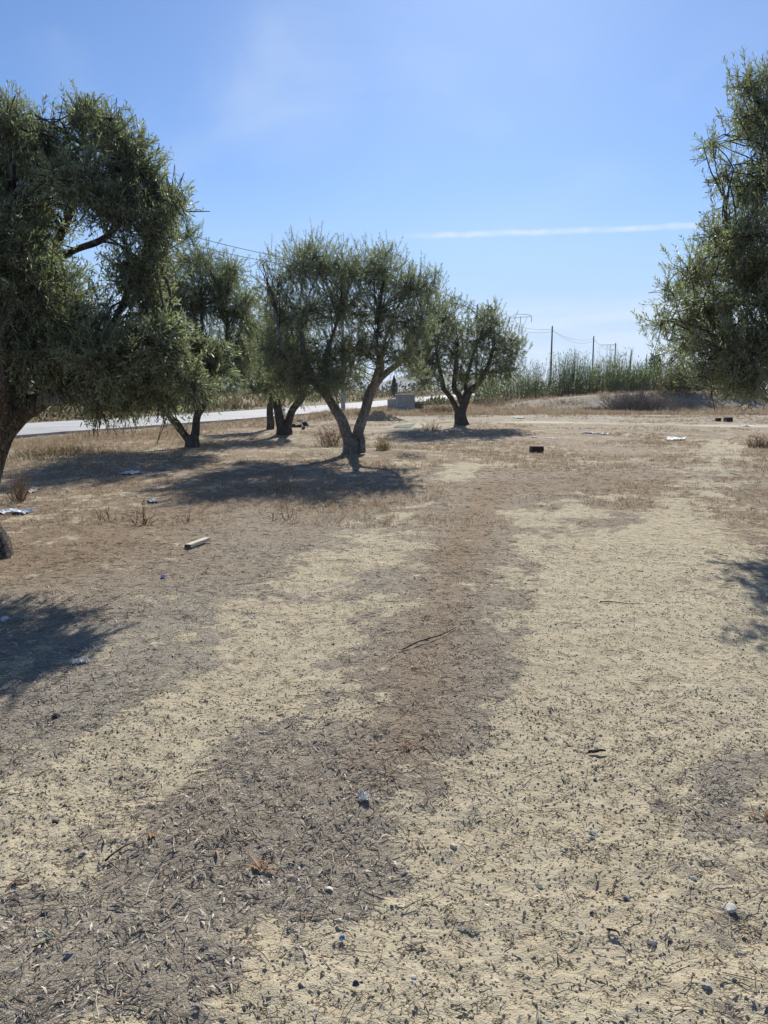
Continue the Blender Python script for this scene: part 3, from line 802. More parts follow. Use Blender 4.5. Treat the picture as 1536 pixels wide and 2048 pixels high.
# ------------------------------------------------------------------ reeds, scrub and far plants
def reed_bed():
    rng = np.random.default_rng(5)
    n = 4200
    px = rng.uniform(950, 1430, n)
    Dd = 70 + rng.uniform(-2, 9, n)
    x = (px - 768) / FPX * Dd
    dens = fbm(x * 0.5, Dd * 0.5, 77, 3)
    keep = rng.random(n) < np.where(px < 1030, 0.45, 1) * sstep(0.33, 0.55, dens)
    x, Dd, px = x[keep], Dd[keep], px[keep]; n = len(x)
    z0 = Hs(x, Dd)
    h = rng.uniform(2.9, 5.0, n) * np.where(rng.random(n) < .15, .6, 1) * (0.85 + 0.5 * (fbm(x * 0.35, Dd * 0.2, 78, 2) - .3)) * (0.75 + 0.25 * sstep(1030, 1080, px))
    tilt = rng.normal(0, 0.11, (n, 2)) + np.array([.05, 0])
    K = 5
    ts = np.linspace(0, 1, K)
    top = np.stack([tilt[:, 0] * h, tilt[:, 1] * h, h], 1)
    base = np.stack([x, Dd, z0 - 0.05], 1)
    P = base[:, None] + top[:, None] * ts[None, :, None]
    R = np.linspace(0.016, 0.006, K)[None] * rng.uniform(0.8, 1.3, (n, 1))
    sv, sf = tubes(P, R, 3)
    stint = np.repeat(np.stack([np.where(ts < 0.35, 0.26, 0.10), np.where(ts < 0.35, 0.19, 0.13), np.where(ts < 0.35, 0.10, 0.045)], 1)[None], n, 0)
    stint = np.repeat(stint.reshape(-1, 3), 3, 0)
    per = 17
    t = np.linspace(0.06, 1.0, per)[None] + rng.uniform(-.03, .03, (n, per))
    lb = base[:, None] + top[:, None] * t[..., None]
    az = rng.uniform(0, 2 * pi, (n, per))
    up = rng.uniform(0.35, 1.6, (n, per))
    d = unit(np.stack([np.cos(az), np.sin(az), up], -1))
    L = rng.uniform(0.35, 0.85, (n, per)); W = rng.uniform(0.035, 0.075, (n, per))
    green = np.array([0.165, 0.235, 0.055]); dry = np.array([0.30, 0.20, 0.095])
    f = sstep(0.42, 0.22, t + rng.normal(0, 0.09, (n, per)) + 0.02)
    tint = green * (1 - f)[..., None] + dry * f[..., None]
    tint = tint * rng.uniform(0.6, 1.3, (n, per, 1))
    d = unit(np.where(f[..., None] > .5, d * np.array([1, 1, 0.5]) - np.array([0, 0, 0.3]), d))
    lb, d, L, W, tint = lb.reshape(-1, 3), d.reshape(-1, 3), L.ravel(), W.ravel(), tint.reshape(-1, 3)
    side = unit(np.cross(d, np.array([0, 0, 1.0])))
    m = lb + d * (L * .5)[:, None]
    e = lb + d * L[:, None] - np.array([0, 0, 1.0]) * (L * 0.28)[:, None]
    v = np.stack([lb, m + side * (W / 2)[:, None], e, m - side * (W / 2)[:, None]], 1).reshape(-1, 3)
    lf = np.arange(len(v)).reshape(-1, 4)
    V = np.vstack([sv, v]); F = np.vstack([sf, lf + len(sv)])
    T = np.vstack([stint, np.repeat(tint, 4, 0)])
    o = link('reed_bed', make_mesh('reed_bed', V, F, M['reed'], T))
    tag(o, 'tall green reeds with dry tan bottoms along the bank', 'reeds', kind='stuff')
reed_bed()

def brush(name, label, cat, px, py, wpx, hpx, n, cols, seed, spread=0.55, thick=0.006, kind=None, group=None, leafy=0, depth=None, mat='scrub', leafcol=None, base=None):
    """a bush of fine branching stems"""
    rng = np.random.default_rng(seed)
    b = gp(px, py) if base is None else np.array(base)
    mp = b[1] / FPX
    w, h = wpx * mp / 2, hpx * mp
    dp = (depth if depth else w * 0.8)
    bx = rng.normal(0, 0.42, n) * w; by = rng.normal(0, 0.42, n) * dp
    z = Hm(b[0] + bx, b[1] + by) - b[2]
    d = unit(np.stack([rng.normal(0, spread, n) + bx / w * 0.5, rng.normal(0, spread, n), np.ones(n)], 1))
    prof = np.clip(1 - (bx / w / 1.25) ** 2, 0.15, 1)
    L = h * prof * rng.uniform(0.45, 1.05, n)
    K = 4
    ts = np.linspace(0, 1, K)
    P = np.stack([bx, by, z - 0.02], 1)[:, None] + d[:, None] * (L[:, None] * ts)[..., None]
    P[:, 1:] += rng.normal(0, 0.06, (n, K - 1, 3)) * L[:, None, None]
    R = np.linspace(1, 0.4, K)[None] * thick * rng.uniform(0.6, 1.3, (n, 1))
    v, f = tubes(P, R, 3)
    c = np.array(cols)[rng.integers(0, len(cols), n)] * rng.uniform(0.7, 1.25, (n, 1))
    T = np.repeat(c, K * 3, 0)
    # side twigs
    m = n * 4
    i = rng.integers(0, n, m); q = rng.integers(1, K, m)
    a = P[i, q]
    dd = unit(d[i] + rng.normal(0, 0.75, (m, 3)))
    l2 = L[i] * rng.uniform(0.1, 0.35, m)
    P2 = np.stack([a, a + dd * (l2 * .5)[:, None] + rng.normal(0, .02, (m, 3)) * l2[:, None], a + dd * l2[:, None]], 1)
    R2 = np.array([0.6, 0.45, 0.25])[None] * thick * np.ones((m, 1))
    v2, f2 = tubes(P2, R2, 3)
    V, F, T = [v, v2], [f, f2 + len(v)], [T, np.repeat(c[i], 9, 0)]
    if leafy:
        k = n * leafy
        i = rng.integers(0, m, k)
        a = P2[i, 2] + rng.normal(0, 0.03, (k, 3)) * h
        dd = unit(rng.normal(0, 1, (k, 3)) + np.array([0, 0, .5])); nr = unit(rng.normal(0, 1, (k, 3)) + np.array([0, 0, 1]))
        nr = unit(nr - dd * (nr * dd).sum(-1, keepdims=True))
        s = h * rng.uniform(0.05, 0.11, k)
        lv, lf, lt = leaf_quads(a, dd, nr, s, s * 0.4, np.array(leafcol) * rng.uniform(0.6, 1.4, (k, 1)), 0.1)
        F.append(lf + sum(len(q) for q in V)); V.append(lv); T.append(lt)
    o = link(name, make_mesh(name, np.vstack(V), np.vstack(F), M[mat], np.vstack(T)), None, tuple(b))
    return tag(o, label, cat, group, kind)

GREYS = [(0.20, 0.175, 0.152), (0.27, 0.24, 0.205), (0.135, 0.115, 0.098)]
TANS = [(0.33, 0.235, 0.13), (0.26, 0.17, 0.09), (0.40, 0.31, 0.19)]
RUST = [(0.22, 0.125, 0.06), (0.28, 0.175, 0.09), (0.15, 0.09, 0.05)]
brush('brush_heap', 'wide heap of dry grey brush lying before the reeds', 'brush heap', 1275, 824, 165, 52, 900, GREYS, 3, 0.9, 0.012)
brush('brush_heap', 'thin scatter of dry grey brush trailing off the wide brush heap', 'brush heap', 1352, 818, 110, 20, 110, GREYS, 4, 0.9, 0.011)
brush('brush_heap', 'low dark twig pile before the bank by the grey brush heap', 'brush heap', 1180, 822, 60, 12, 120, GREYS, 5, 1.2, 0.011)
brush('shrub', 'yellow green leafy shrub growing on the bank at the end of the reeds', 'shrub', 1366, 786, 80, 56, 120, GREYS, 6, 0.6, 0.012, leafy=40, leafcol=(0.15, 0.15, 0.045), mat='reed')
brush('shrub', 'dull green shrub on the bank behind the two dark bricks', 'shrub', 1480, 788, 100, 34, 90, GREYS, 7, 0.6, 0.012, leafy=40, leafcol=(0.10, 0.105, 0.04), mat='reed')
brush('dry_bush', 'dry tan bush of thin upright stems against the V-shaped trunk', 'bush', 664, 893, 60, 52, 130, TANS + RUST, 8, 0.35, 0.005)
brush('dry_bush', 'fan of bleached fallen reed stems beside the dark forked trunk', 'bush', 985, 812, 70, 30, 70, [(0.50, 0.38, 0.22), (0.42, 0.30, 0.17)], 9, 1.3, 0.018)
brush('dry_bush', 'small dark green bush beside the grey concrete block', 'bush', 838, 822, 26, 26, 80, GREYS, 10, 0.5, 0.01, leafy=25, leafcol=(0.11, 0.10, 0.045), mat='reed')
brush('dry_grass_clump', 'pale yellow grass clump on the sunny side of the V-shaped trunk', 'grass clump', 766, 901, 30, 26, 120, [(0.42, 0.35, 0.16), (0.34, 0.28, 0.12)], 11, 0.3, 0.004)
brush('dry_grass_clump', 'grass clump on the road verge behind the V-shaped trunk', 'grass clump', 716, 832, 24, 12, 90, [(0.34, 0.29, 0.12), (0.40, 0.33, 0.18)], 12, 0.4, 0.008)
brush('dry_bush', 'rusty row of dry weeds below the pale culvert wall', 'bush', 880, 828, 100, 20, 300, RUST + TANS, 13, 0.4, 0.009, depth=0.8)
brush('dry_bush', 'sparse dry weed at the edge of the forked tree shade by the reeds', 'bush', 862, 862, 46, 22, 60, TANS + RUST, 14, 0.5, 0.007)
brush('dry_bush', 'rust brown weeds in the sun below the overhanging olive crown', 'bush', 1520, 896, 50, 26, 110, RUST, 15, 0.5, 0.006)
brush('dry_bush', 'tall dry weed stems standing beside the thick arching trunk', 'bush', 38, 1002, 34, 58, 60, TANS + RUST, 16, 0.2, 0.004)
for i, (px, py, w, h, lab) in enumerate([
        (212, 1042, 40, 42, 'lone dead weed with bare forked twigs, the first from the white plastic sheet'),
        (284, 1048, 46, 52, 'largest dead weed, its dark curled stalks above the brown litter'),
        (375, 1044, 20, 20, 'short dead weed stub between the curled weed and the pair of stalks'),
        (545, 1042, 10, 32, 'single thin dry stalk standing upright beside a bent dark stalk'),
        (578, 1040, 16, 30, 'bent dark dry stalk next to a thin upright stalk')]):
    brush('dry_weed', lab, 'weed', px, py, w, h, [9, 14, 8, 3, 6][i], [(0.13, 0.085, 0.055), (0.18, 0.12, 0.075)], 30 + i, 0.45, 0.005, group='dead weeds in the litter')
brush('dry_bush', 'faint dry weeds standing inside the shade of the V-trunked olive', 'bush', 560, 985, 90, 60, 36, TANS, 17, 0.3, 0.004)
brush('dry_grass_clump', 'straw coloured grass strip on the verge beside the arching trunk', 'grass clump', 110, 912, 230, 20, 800, [(0.42, 0.30, 0.15), (0.34, 0.24, 0.12), (0.25, 0.24, 0.08)], 18, 0.4, 0.004, depth=2.2)
brush('dry_bush', 'line of rust brown dry bushes on the far side of the road', 'bush', 785, 793, 190, 12, 500, RUST + TANS, 19, 0.6, 0.02, depth=4)
brush('shrub', 'green weed sprouting between the twin dark stems by the road', 'shrub', 566, 838, 20, 36, 30, GREYS, 20, 0.3, 0.006, leafy=25, leafcol=(0.13, 0.17, 0.05), mat='reed')

def far_trees():
    rng = np.random.default_rng(8)
    def blob(name, label, cat, px, ytop, D, w, h, leafcol, shape, seed):
        x = (px - 768) / FPX * D
        zt = EYE + (HORIZON - ytop) / FPX * D
        brush_root = thing(name, label, cat, (x, D, 0))
        lo = [(0, 0, -0.1), (0, 0, zt * 0.4)]
        link('trunk', limb_mesh('trunk', [np.array(a) for a in (lo[0], (0.02, 0, zt * .2), lo[1])], [0.18, 0.15, 0.1], M['bark_dark'], S=8, n=8), brush_root)
        r2 = np.random.default_rng(seed)
        n = 1600
        u = unit(r2.normal(0, 1, (n, 3))) * (r2.random(n) ** .4)[:, None]
        p = u * np.array([w, w, (zt - h) / 2]) * (0.8 + 0.4 * fbm(u[:, 0] * 3 + 9, u[:, 2] * 3, seed, 2))[:, None] + np.array([0, 0, (zt + h) / 2])
        if shape == 'cone':
            p[:, :2] *= np.clip((zt - p[:, 2:3]) / (zt - h) * 1.3, 0.1, 1)
        d = unit(u + r2.normal(0, .6, (n, 3)) + np.array([0, 0, .5])); nr = unit(r2.normal(0, 1, (n, 3)))
        nr = unit(nr - d * (nr * d).sum(-1, keepdims=True))
        s = r2.uniform(0.18, 0.4, n) * max(w, .8)
        v, f, t = leaf_quads(p, d, nr, s, s * .5, np.array(leafcol) * r2.uniform(.6, 1.4, (n, 1)))
        link('crown', make_mesh('crown', v, f, M['reed'], t), brush_root)
    blob('cypress_tree', 'dark slender cypress standing beyond the road before the hill', 'cypress tree', 788, 752, 150, 0.75, 0.3, (0.028, 0.042, 0.026), 'cone', 1)
    blob('round_tree', 'small dark round tree showing above the reeds', 'tree', 1301, 708, 120, 1.0, 2.5, (0.04, 0.055, 0.03), 'round', 2)
    # distant hedge line, one mass
    V, F, T = [], [], []
    n = 9000
    D = rng.uniform(230, 420, n); px = rng.uniform(-400, 1500, n)
    x = (px - 768) / FPX * D
    keep = fbm(x * 0.03, D * 0.02, 12, 3) > 0.46
    x, D = x[keep], D[keep]; n = len(x)
    z = rng.uniform(0, 1, n) ** 1.3 * (1.2 + 4.5 * fbm(x * 0.08, D * 0.05, 13, 2))
    d = unit(rng.normal(0, 1, (n, 3)) + np.array([0, 0, .4])); nr = unit(rng.normal(0, 1, (n, 3)))
    nr = unit(nr - d * (nr * d).sum(-1, keepdims=True))
    s = rng.uniform(1.0, 2.4, n)
    v, f, t = leaf_quads(np.stack([x, D, z], 1), d, nr, s, s * .6, np.array([0.05, 0.065, 0.035]) * rng.uniform(.6, 1.4, (n, 1)))
    tag(link('distant_hedges', make_mesh('distant_hedges', v, f, M['reed'], t)), 'dark green hedge line at the foot of the hill', 'hedge', kind='stuff')
far_trees()

def field_scrub():
    """rough growth of the far fields, too far away to count"""
    rng = np.random.default_rng(44)
    n = 5200
    D = 34 * np.exp(rng.uniform(0, 2.2, n)); px = rng.uniform(-500, 2000, n)
    x = (px - 768) / FPX * D
    sd_ = road_side(x, D)
    keep = ((sd_ > ROAD_W + 1.0) | ((D > 70) & (sd_ < -2.5))) & (fbm(x * 0.12, D * 0.12, 431, 3) > 0.47)
    x, D = x[keep], D[keep]; n = len(x)
    per = 22
    hh = rng.uniform(0.12, 0.55, n) * (1 + .004 * D) * (rng.random(n) < .9) + .1
    r = rng.uniform(0.25, 0.9, n) * (1 + .006 * D)
    X = np.repeat(x, per) + rng.normal(0, 1, n * per) * np.repeat(r, per) * .6
    Y = np.repeat(D, per) + rng.normal(0, 1, n * per) * np.repeat(r, per) * .6
    Z = Hs(X, Y) + rng.random(n * per) * np.repeat(hh, per) * .6 - .02
    d = unit(np.stack([rng.normal(0, .6, n * per), rng.normal(0, .6, n * per), np.ones(n * per)], 1))
    nr = unit(rng.normal(0, 1, (n * per, 3))); nr = unit(nr - d * (nr * d).sum(1, keepdims=True))
    L = np.repeat(hh, per) * rng.uniform(.5, 1.1, n * per)
    cols = np.array([[.34, .25, .13], [.27, .18, .10], [.15, .15, .065], [.10, .115, .05], [.22, .20, .10]])
    t = np.repeat(cols[rng.choice(5, n, p=[.28, .2, .2, .17, .15])], per, 0) * rng.uniform(.7, 1.25, (n * per, 1))
    ok = (road_side(X, Y) < -0.5) | (road_side(X, Y) > ROAD_W + .4)
    v, f, t = leaf_quads(np.stack([X, Y, Z], 1)[ok], d[ok], nr[ok], L[ok], L[ok] * .3, t[ok])
    tag(link('field_scrub', make_mesh('field_scrub', v, f, M['grass'], t)), 'rough dry and green scrub over the fields beyond the road', 'scrub', kind='stuff')
field_scrub()

# ------------------------------------------------------------------ poles, wires, pylons
def box(c, s, rot=0.0):
    v = np.array([[x, y, z] for x in (-1, 1) for y in (-1, 1) for z in (-1, 1)], float) * np.array(s) / 2
    R = np.array([[cos(rot), -sin(rot), 0], [sin(rot), cos(rot), 0], [0, 0, 1]])
    f = np.array([[0, 1, 3, 2], [4, 6, 7, 5], [0, 4, 5, 1], [2, 3, 7, 6], [0, 2, 6, 4], [1, 5, 7, 3]])
    return v @ R.T + np.array(c), f
def bars(segs, r, S=4):
    P = np.array([[a, (np.array(a) + np.array(b)) / 2, b] for a, b in segs], float)
    return tubes(P, np.full((len(P), 3), r), S)
POLES = [(-15.8, 24.0, 10.0), (-2.62, 50.0, 9.6), (9.4, 80, 10.0), (22.5, 106, 9.9), (33.4, 126, 9.9), (42.2, 144, 9.9), (52, 166, 9.6), (64, 192, 10)]
PL = ['pale round concrete pole on the near road verge, just out of the view', 'pale concrete pole rising behind the V-shaped trunk at the road edge', 'grey pole rising behind the crown of the olive before the reeds',
      'tallest dark pole standing clear above the reeds', 'second dark pole clear above the reeds, with sagging wire', 'third dark pole above the reeds, beside the portal pylon',
      'tiny far pole poking above the reeds past the portal pylon', 'farthest tiny pole above the reeds beside the round tree']
tops = []
for i, (x, y, h) in enumerate(POLES):
    z = float(Hs(x, y))
    t = thing('utility_pole', PL[i], 'utility pole', (x, y, z), 'poles along the road')
    mt = M['polecon'] if i < 3 else M['poledark']
    P = np.array([[[0, 0, -.2], [0, 0, h * .5], [0, 0, h - 0.01], [0, 0, h]]]); R = np.array([[0.15, 0.12, 0.085, 0.001]])
    v, f = tubes(P, R, 10)
    link('shaft', make_mesh('shaft', v, f, mt, smooth=False), t)
    for s in (-1, 1):
        v, f = bars([((0.0, 0, h - 0.45 - 0.25 * (s > 0)), (s * 0.22, -0.05, h - 0.42 - 0.25 * (s > 0)))], 0.025)
        link('bracket', make_mesh('bracket', v, f, M['steel']), t)
    tops.append(((x - 0.22, y - .05, z + h - 0.42), (x + 0.22, y - .05, z + h - 0.67)))
WL = ' cable between %s'
SP = ['unseen verge pole and pale pole behind the V-shaped trunk', 'the pale pole behind the V trunk and the grey pole', 'the grey pole and the tallest dark pole', 'the tallest dark pole and the second dark pole', 'the second and third dark poles']
for i in range(5):
    for w in range(2):
        a, b_ = np.array(tops[i][w]), np.array(tops[i + 1][w])
        ts = np.linspace(0, 1, 15)[:, None]
        p = a * (1 - ts) + b_ * ts
        p[:, 2] -= (0.7 + 0.25 * w) * 4 * (ts * (1 - ts))[:, 0]
        v, f = tubes((p - a)[None], np.full((1, 15), 0.013), 4)
        o = link('overhead_cable', make_mesh('overhead_cable', v, f, M['wire']), None, tuple(a))
        tag(o, ('upper' if w == 0 else 'lower') + WL % SP[i], 'cable', 'cables strung along the road poles')
def lattice_pylon():
    D = 380.0
    x = (1034 - 768) / FPX * D
    H = EYE + (HORIZON - 634) / FPX * D
    t = thing('lattice_pylon', 'pale grey lattice pylon with wide crossarm far behind the reeds', 'pylon', (x, D, 0))
    segs = []
    hw = lambda z: 3.4 * (1 - z / (H * 0.8)) + 0.7
    zs = np.linspace(0, H * 0.80, 9)
    for i in range(8):
        for s in (-1, 1):
            for q in (-1, 1):
                segs.append(((s * hw(zs[i]), q * hw(zs[i]), zs[i]), (s * hw(zs[i + 1]), q * hw(zs[i + 1]), zs[i + 1])))
            segs.append(((s * hw(zs[i]), -hw(zs[i]), zs[i]), (-s * hw(zs[i + 1]), -hw(zs[i + 1]), zs[i + 1])))
    v, f = bars(segs, 0.08); link('tower', make_mesh('tower', v, f, M['steel']), t)
    zb = H * 0.80
    v, f = bars([((-.7, 0, zb), (-3.2, 0, H - 1.2)), ((.7, 0, zb), (3.2, 0, H - 1.2)), ((-.7, 0, zb), (0, 0, H - 3)), ((.7, 0, zb), (0, 0, H - 3))], 0.08); link('fork', make_mesh('fork', v, f, M['steel']), t)
    v, f = bars([((-5.4, 0, H - 2.0), (-2.4, 0, H)), ((-2.4, 0, H), (3.6, 0, H - .2)), ((-5.4, 0, H - 2.0), (3.6, 0, H - 1.2)), ((3.6, 0, H - .2), (5.4, 0, H - 1.0)), ((3.6, 0, H - 1.2), (5.4, 0, H - 1.0))], 0.09)
    link('crossarm', make_mesh('crossarm', v, f, M['steel']), t)
    for dx in (-5.2, 0, 5.2):
        v, f = bars([((dx, 0, H - 1.2), (dx, 0, H - 3.8))], 0.12); link('insulator', make_mesh('insulator', v, f, M['wire']), t)
lattice_pylon()
def portal_pylon():
    D = 330.0
    x = (1208 - 768) / FPX * D; H = EYE + (HORIZON - 693) / FPX * D
    t = thing('portal_pylon', 'far pale portal pylon with flat crossarm above the reeds', 'pylon', (x, D, 0))
    for s in (-1, 1):
        v, f = bars([((s * .9, 0, 0), (s * .6, 0, H))], 0.08); link('post', make_mesh('post', v, f, M['steel']), t)
    v, f = bars([((-3.4, 0, H), (3.4, 0, H + .2))], 0.09); link('crossarm', make_mesh('crossarm', v, f, M['steel']), t)
portal_pylon()

# ------------------------------------------------------------------ roadside things
def bevel_block(name, s, mat, parent, loc=(0, 0, 0), rot=0, bev=0.03, jit=0.01, seed=0):
    import bmesh
    bm = bmesh.new()
    bmesh.ops.create_cube(bm, size=1)
    bmesh.ops.scale(bm, vec=s, verts=bm.verts)
    bmesh.ops.bevel(bm, geom=bm.edges[:], offset=bev, segments=2, affect='EDGES')
    r = random.Random(seed)
    for v in bm.verts:
        v.co.x += r.uniform(-jit, jit); v.co.y += r.uniform(-jit, jit); v.co.z += r.uniform(-jit, jit)
    me = bpy.data.meshes.new(name); bm.to_mesh(me); bm.free()
    me.materials.append(mat)
    o = link(name, me, parent, loc); o.rotation_euler = (0, 0, rot)
    return o
b = gp(810, 823); mp = b[1] / FPX
bw, bh = 36 * mp, 33 * mp
t = thing('concrete_block', 'big dark grey concrete block on the road verge', 'concrete block', b)
bevel_block('body', (bw, 0.9, bh), M['concrete'], t, (0, 0.2, bh / 2 - .05), 0.12, 0.04, 0.012)
bevel_block('cap', (bw * 1.05, 1.0, 0.10), M['concrete'], t, (0, 0.2, bh - 0.02), 0.12, 0.02, 0.01, 2)
b2 = gp(784, 823); mp = b2[1] / FPX
t = thing('steel_trough', 'light grey sheet trough on bent pale legs beside the concrete block', 'trough', b2 + np.array([0, -0.25, 0]))
bevel_block('front_panel', (20 * mp, 0.05, 19 * mp), M['palecon'], t, (0.1, 0, 0.55), 0.1, 0.01, 0.004)
bevel_block('side_panel', (0.05, 0.6, 20 * mp), M['concrete'], t, (-10.5 * mp + 0.1, 0.32, 0.5), 0.1, 0.01, 0.004)
v, f = bars([((-.3, -.05, .25), (.42, -.05, .25)), ((.42, -.05, .25), (.75, -.12, -.05))], 0.03); link('leg', make_mesh('leg', v, f, M['plastic']), t)
v, f = bars([((.36, -.05, .95), (.36, -.05, .42)), ((.36, -.05, .42), (.9, -.05, .45))], 0.03); link('rail', make_mesh('rail', v, f, M['plastic']), t)
a, c = gp(832, 812), gp(925, 808)
L = np.linalg.norm((c - a)[:2]); ang = atan2(c[1] - a[1], c[0] - a[0])
t = thing('culvert_wall', 'low pale concrete culvert wall between the block and the forked trunk', 'wall', (a + c) / 2)
for q in range(4):
    bevel_block('slab', (L / 4 - 0.03, 0.3, 0.5), M['palecon'], t, (cos(ang) * (q - 1.5) * L / 4, sin(ang) * (q - 1.5) * L / 4, 0.16), ang, 0.03, 0.015, q)

def rock(name, label, cat, loc, s, col, seed, group=None, mat='stone', sub=2, rough=0.28, parent=None):
    import bmesh
    bm = bmesh.new()
    bmesh.ops.create_icosphere(bm, subdivisions=sub, radius=1)
    co = np.array([v.co[:] for v in bm.verts])
    rg = np.random.default_rng(seed)
    # cut by random planes so it has facets
    for q in range(9):
        n = unit(rg.normal(0, 1, 3)); h = rg.uniform(0.42, 0.75)
        dd = co @ n - h
        co = co - np.where(dd > 0, dd, 0)[:, None] * n
    co = co * (1 + rough * (rg.random((len(co), 1)) - .5) * 0.4)
    co = co * np.array(s)
    fs = np.array([[v.index for v in f.verts] for f in bm.faces]); bm.free()
    me = make_mesh(name, co, fs, M[mat], np.tile(np.array(col), (len(co), 1)))
    o = link(name, me, parent, tuple(loc)); o.rotation_euler = (0, 0, rg.uniform(0, 6.28))
    if parent is None:
        tag(o, label, cat, group)
    return o

# rubble heap near the twin dark stems
labs = ['flat pale-topped slab lying on the rubble by the twin stems', 'black angular stone, the last of the rubble by the twin stems', 'dark rounded stone in the middle of the rubble heap', 'small grey stone at the foot of the rubble heap', 'dark stone nearest the twin stems in the rubble heap']
for i, (px, py, sx, sy, sz, c) in enumerate([(602, 846, .26, .2, .10, (0.20, .19, .18)), (612, 853, .22, .2, .16, (.035, .033, .033)), (598, 855, .2, .18, .14, (.06, .055, .05)), (606, 859, .12, .1, .09, (.12, .11, .1)), (588, 855, .17, .15, .12, (.07, .065, .06))]):
    q = gp(px, py); q[2] += sz * (0.5 if i else 1.2)
    rock('rubble_stone', labs[i], 'stone', q, (sx, sy, sz), c, 60 + i, 'rubble beside the twin stems')
def heap(name, label, px, py, wpx, hpx, mat, seed, col):
    b = gp(px, py); mp = b[1] / FPX
    rng = np.random.default_rng(seed)
    n = 34
    g = np.linspace(-1.2, 1.2, n)
    X, Y = np.meshgrid(g, g)
    r2 = X ** 2 + Y ** 2
    Z = np.exp(-(r2 ** 1.25) * 2.0) * hpx * mp * (0.25 + 1.3 * fbm(X * 2.6 + seed, Y * 2.6, seed, 4)) - 0.03 + (rng.random(X.shape) - .5) * 0.16 * hpx * mp * (r2 < 1.2)
    Z = np.where(r2 > 1.3, -0.08, Z)
    idx = np.arange(n * n).reshape(n, n)
    f = np.stack([idx[:-1, :-1], idx[:-1, 1:], idx[1:, 1:], idx[1:, :-1]], -1).reshape(-1, 4)
    v = np.stack([X * wpx * mp / 2, Y * wpx * mp / 2 * .8, Z], -1).reshape(-1, 3)
    o = link(name, make_mesh(name, v, f, mat), None, tuple(b))
    return tag(o, label, 'earth heap')
heap('earth_heap', 'brown crumbly earth heap behind the V-shaped trunk near the concrete block', 762, 841, 84, 19, M['clod'], 3, None)
heap('earth_heap', 'low brown earth mound in the sun beside the V-shaped trunk', 818, 912, 66, 8, M['clod'], 4, None)
def hollow_brick(label, px, py, wpx, hpx, rot, seed):
    b = gp(px, py); mp = b[1] / FPX
    w, h, dp = wpx * mp, hpx * mp, hpx * mp * 1.3
    t = thing('hollow_brick', label, 'brick', b, 'dark bricks lying on the dry ground')
    t.rotation_euler = (0, 0, rot)
    th = h * 0.14
    bevel_block('shell', (w, dp, th), M['brickm'], t, (0, 0, h - th / 2), 0, .008, .004, seed)
    bevel_block('shell', (w, dp, th), M['brickm'], t, (0, 0, th / 2 - .01), 0, .008, .004, seed + 1)
    for k in range(4):
        bevel_block('web', (th, dp * .98, h - 2 * th), M['brickm'], t, (-w / 2 + th / 2 + k * (w - th) / 3, 0, h / 2 - .005), 0, .006, .003, seed + 2 + k)
    bevel_block('core', (w - 2 * th, dp * 0.7, h - 2 * th - 0.004), M['brickm'], t, (0, dp * .1, h / 2 - .005), 0, .006, .003, seed + 7)
hollow_brick('dark hollow brick lying alone in the middle of the dry grass', 1073, 904, 25, 12, 0.15, 1)
hollow_brick('smaller of two dark bricks at the edge of the pale track', 1436, 843, 9, 7, 0.1, 2)
hollow_brick('larger of two dark bricks at the edge of the pale track', 1456, 844, 14, 9, 0.05, 3)

def sheet(name, label, cat, px, py, wpx, dpx, mat, seed, crumple=0.05, hgt=0.06, group=None, rot=None, thick=0.004, holes=0.25):
    """a crumpled piece of film or paper lying on the ground"""
    b = gp(px, py); mp = b[1] / FPX
    rng = np.random.default_rng(seed)
    n = 18
    g = np.linspace(-1, 1, n)
    X, Y = np.meshgrid(g, g)
    ang = np.arctan2(Y, X); edge = 0.72 + holes * (fbm(np.cos(ang) * 1.6 + seed, np.sin(ang) * 1.6, seed, 3) - .2)
    s = edge / np.maximum(np.maximum(np.abs(X), np.abs(Y)).max(), 1)
    w = wpx * mp / 2
    dy = dpx * mp / 2 * b[1] / EYE if dpx else w * 0.7
    x = X * edge * w * 1.2; y = Y * edge * dy * 1.2
    r = rng.uniform(-.5, .5) if rot is None else rot
    xr, yr = x * cos(r) - y * sin(r), x * sin(r) + y * cos(r)
    z = Hm(b[0] + xr, b[1] + yr) - b[2] + hgt * (fbm(X * 2.1 + seed, Y * 2.1, seed + 5, 4)) ** 1.5 + 0.006 + (rng.random(X.shape) - .5) * hgt * 0.3
    idx = np.arange(n * n).reshape(n, n)
    f = np.stack([idx[:-1, :-1], idx[:-1, 1:], idx[1:, 1:], idx[1:, :-1]], -1).reshape(-1, 4)
    v = np.stack([xr, yr, z], -1).reshape(-1, 3)
    o = link(name, make_mesh(name, v, f, mat), None, tuple(b))
    md = o.modifiers.new('thickness', 'SOLIDIFY'); md.thickness = thick
    return tag(o, label, cat, group)
GR = 'scraps of plastic and paper blown over the field'
sheet('plastic_sheet', 'large crumpled white plastic sheet lying below the arching trunk', 'plastic sheet', 22, 1026, 80, 9, M['plastic'], 1, hgt=.07, group=GR)
sheet('plastic_bag', 'white plastic bag lying at the foot of the grey brush heap', 'plastic bag', 1310, 822, 34, 3, M['plastic'], 2, hgt=.16, group=GR)
sheet('plastic_bag', 'bluish white plastic bag lying in the open dry grass between track and brick', 'plastic bag', 1352, 879, 36, 5, M['plastic'], 3, hgt=.09, group=GR)
sheet('paper_scrap', 'small white paper scrap by the pale track near the open dry grass', 'paper scrap', 1192, 868, 14, 4, M['plastic'], 4, hgt=.08, group=GR)
sheet('paper_scrap', 'thin pale flat scrap beyond the lone hollow brick', 'paper scrap', 1104, 877, 14, 2, M['paper'], 5, hgt=.04, group=GR)
sheet('paper_scrap', 'tiny pale scrap with dark edge beyond the lone hollow brick', 'paper scrap', 1067, 875, 9, 2, M['paper'], 6, hgt=.05, group=GR)
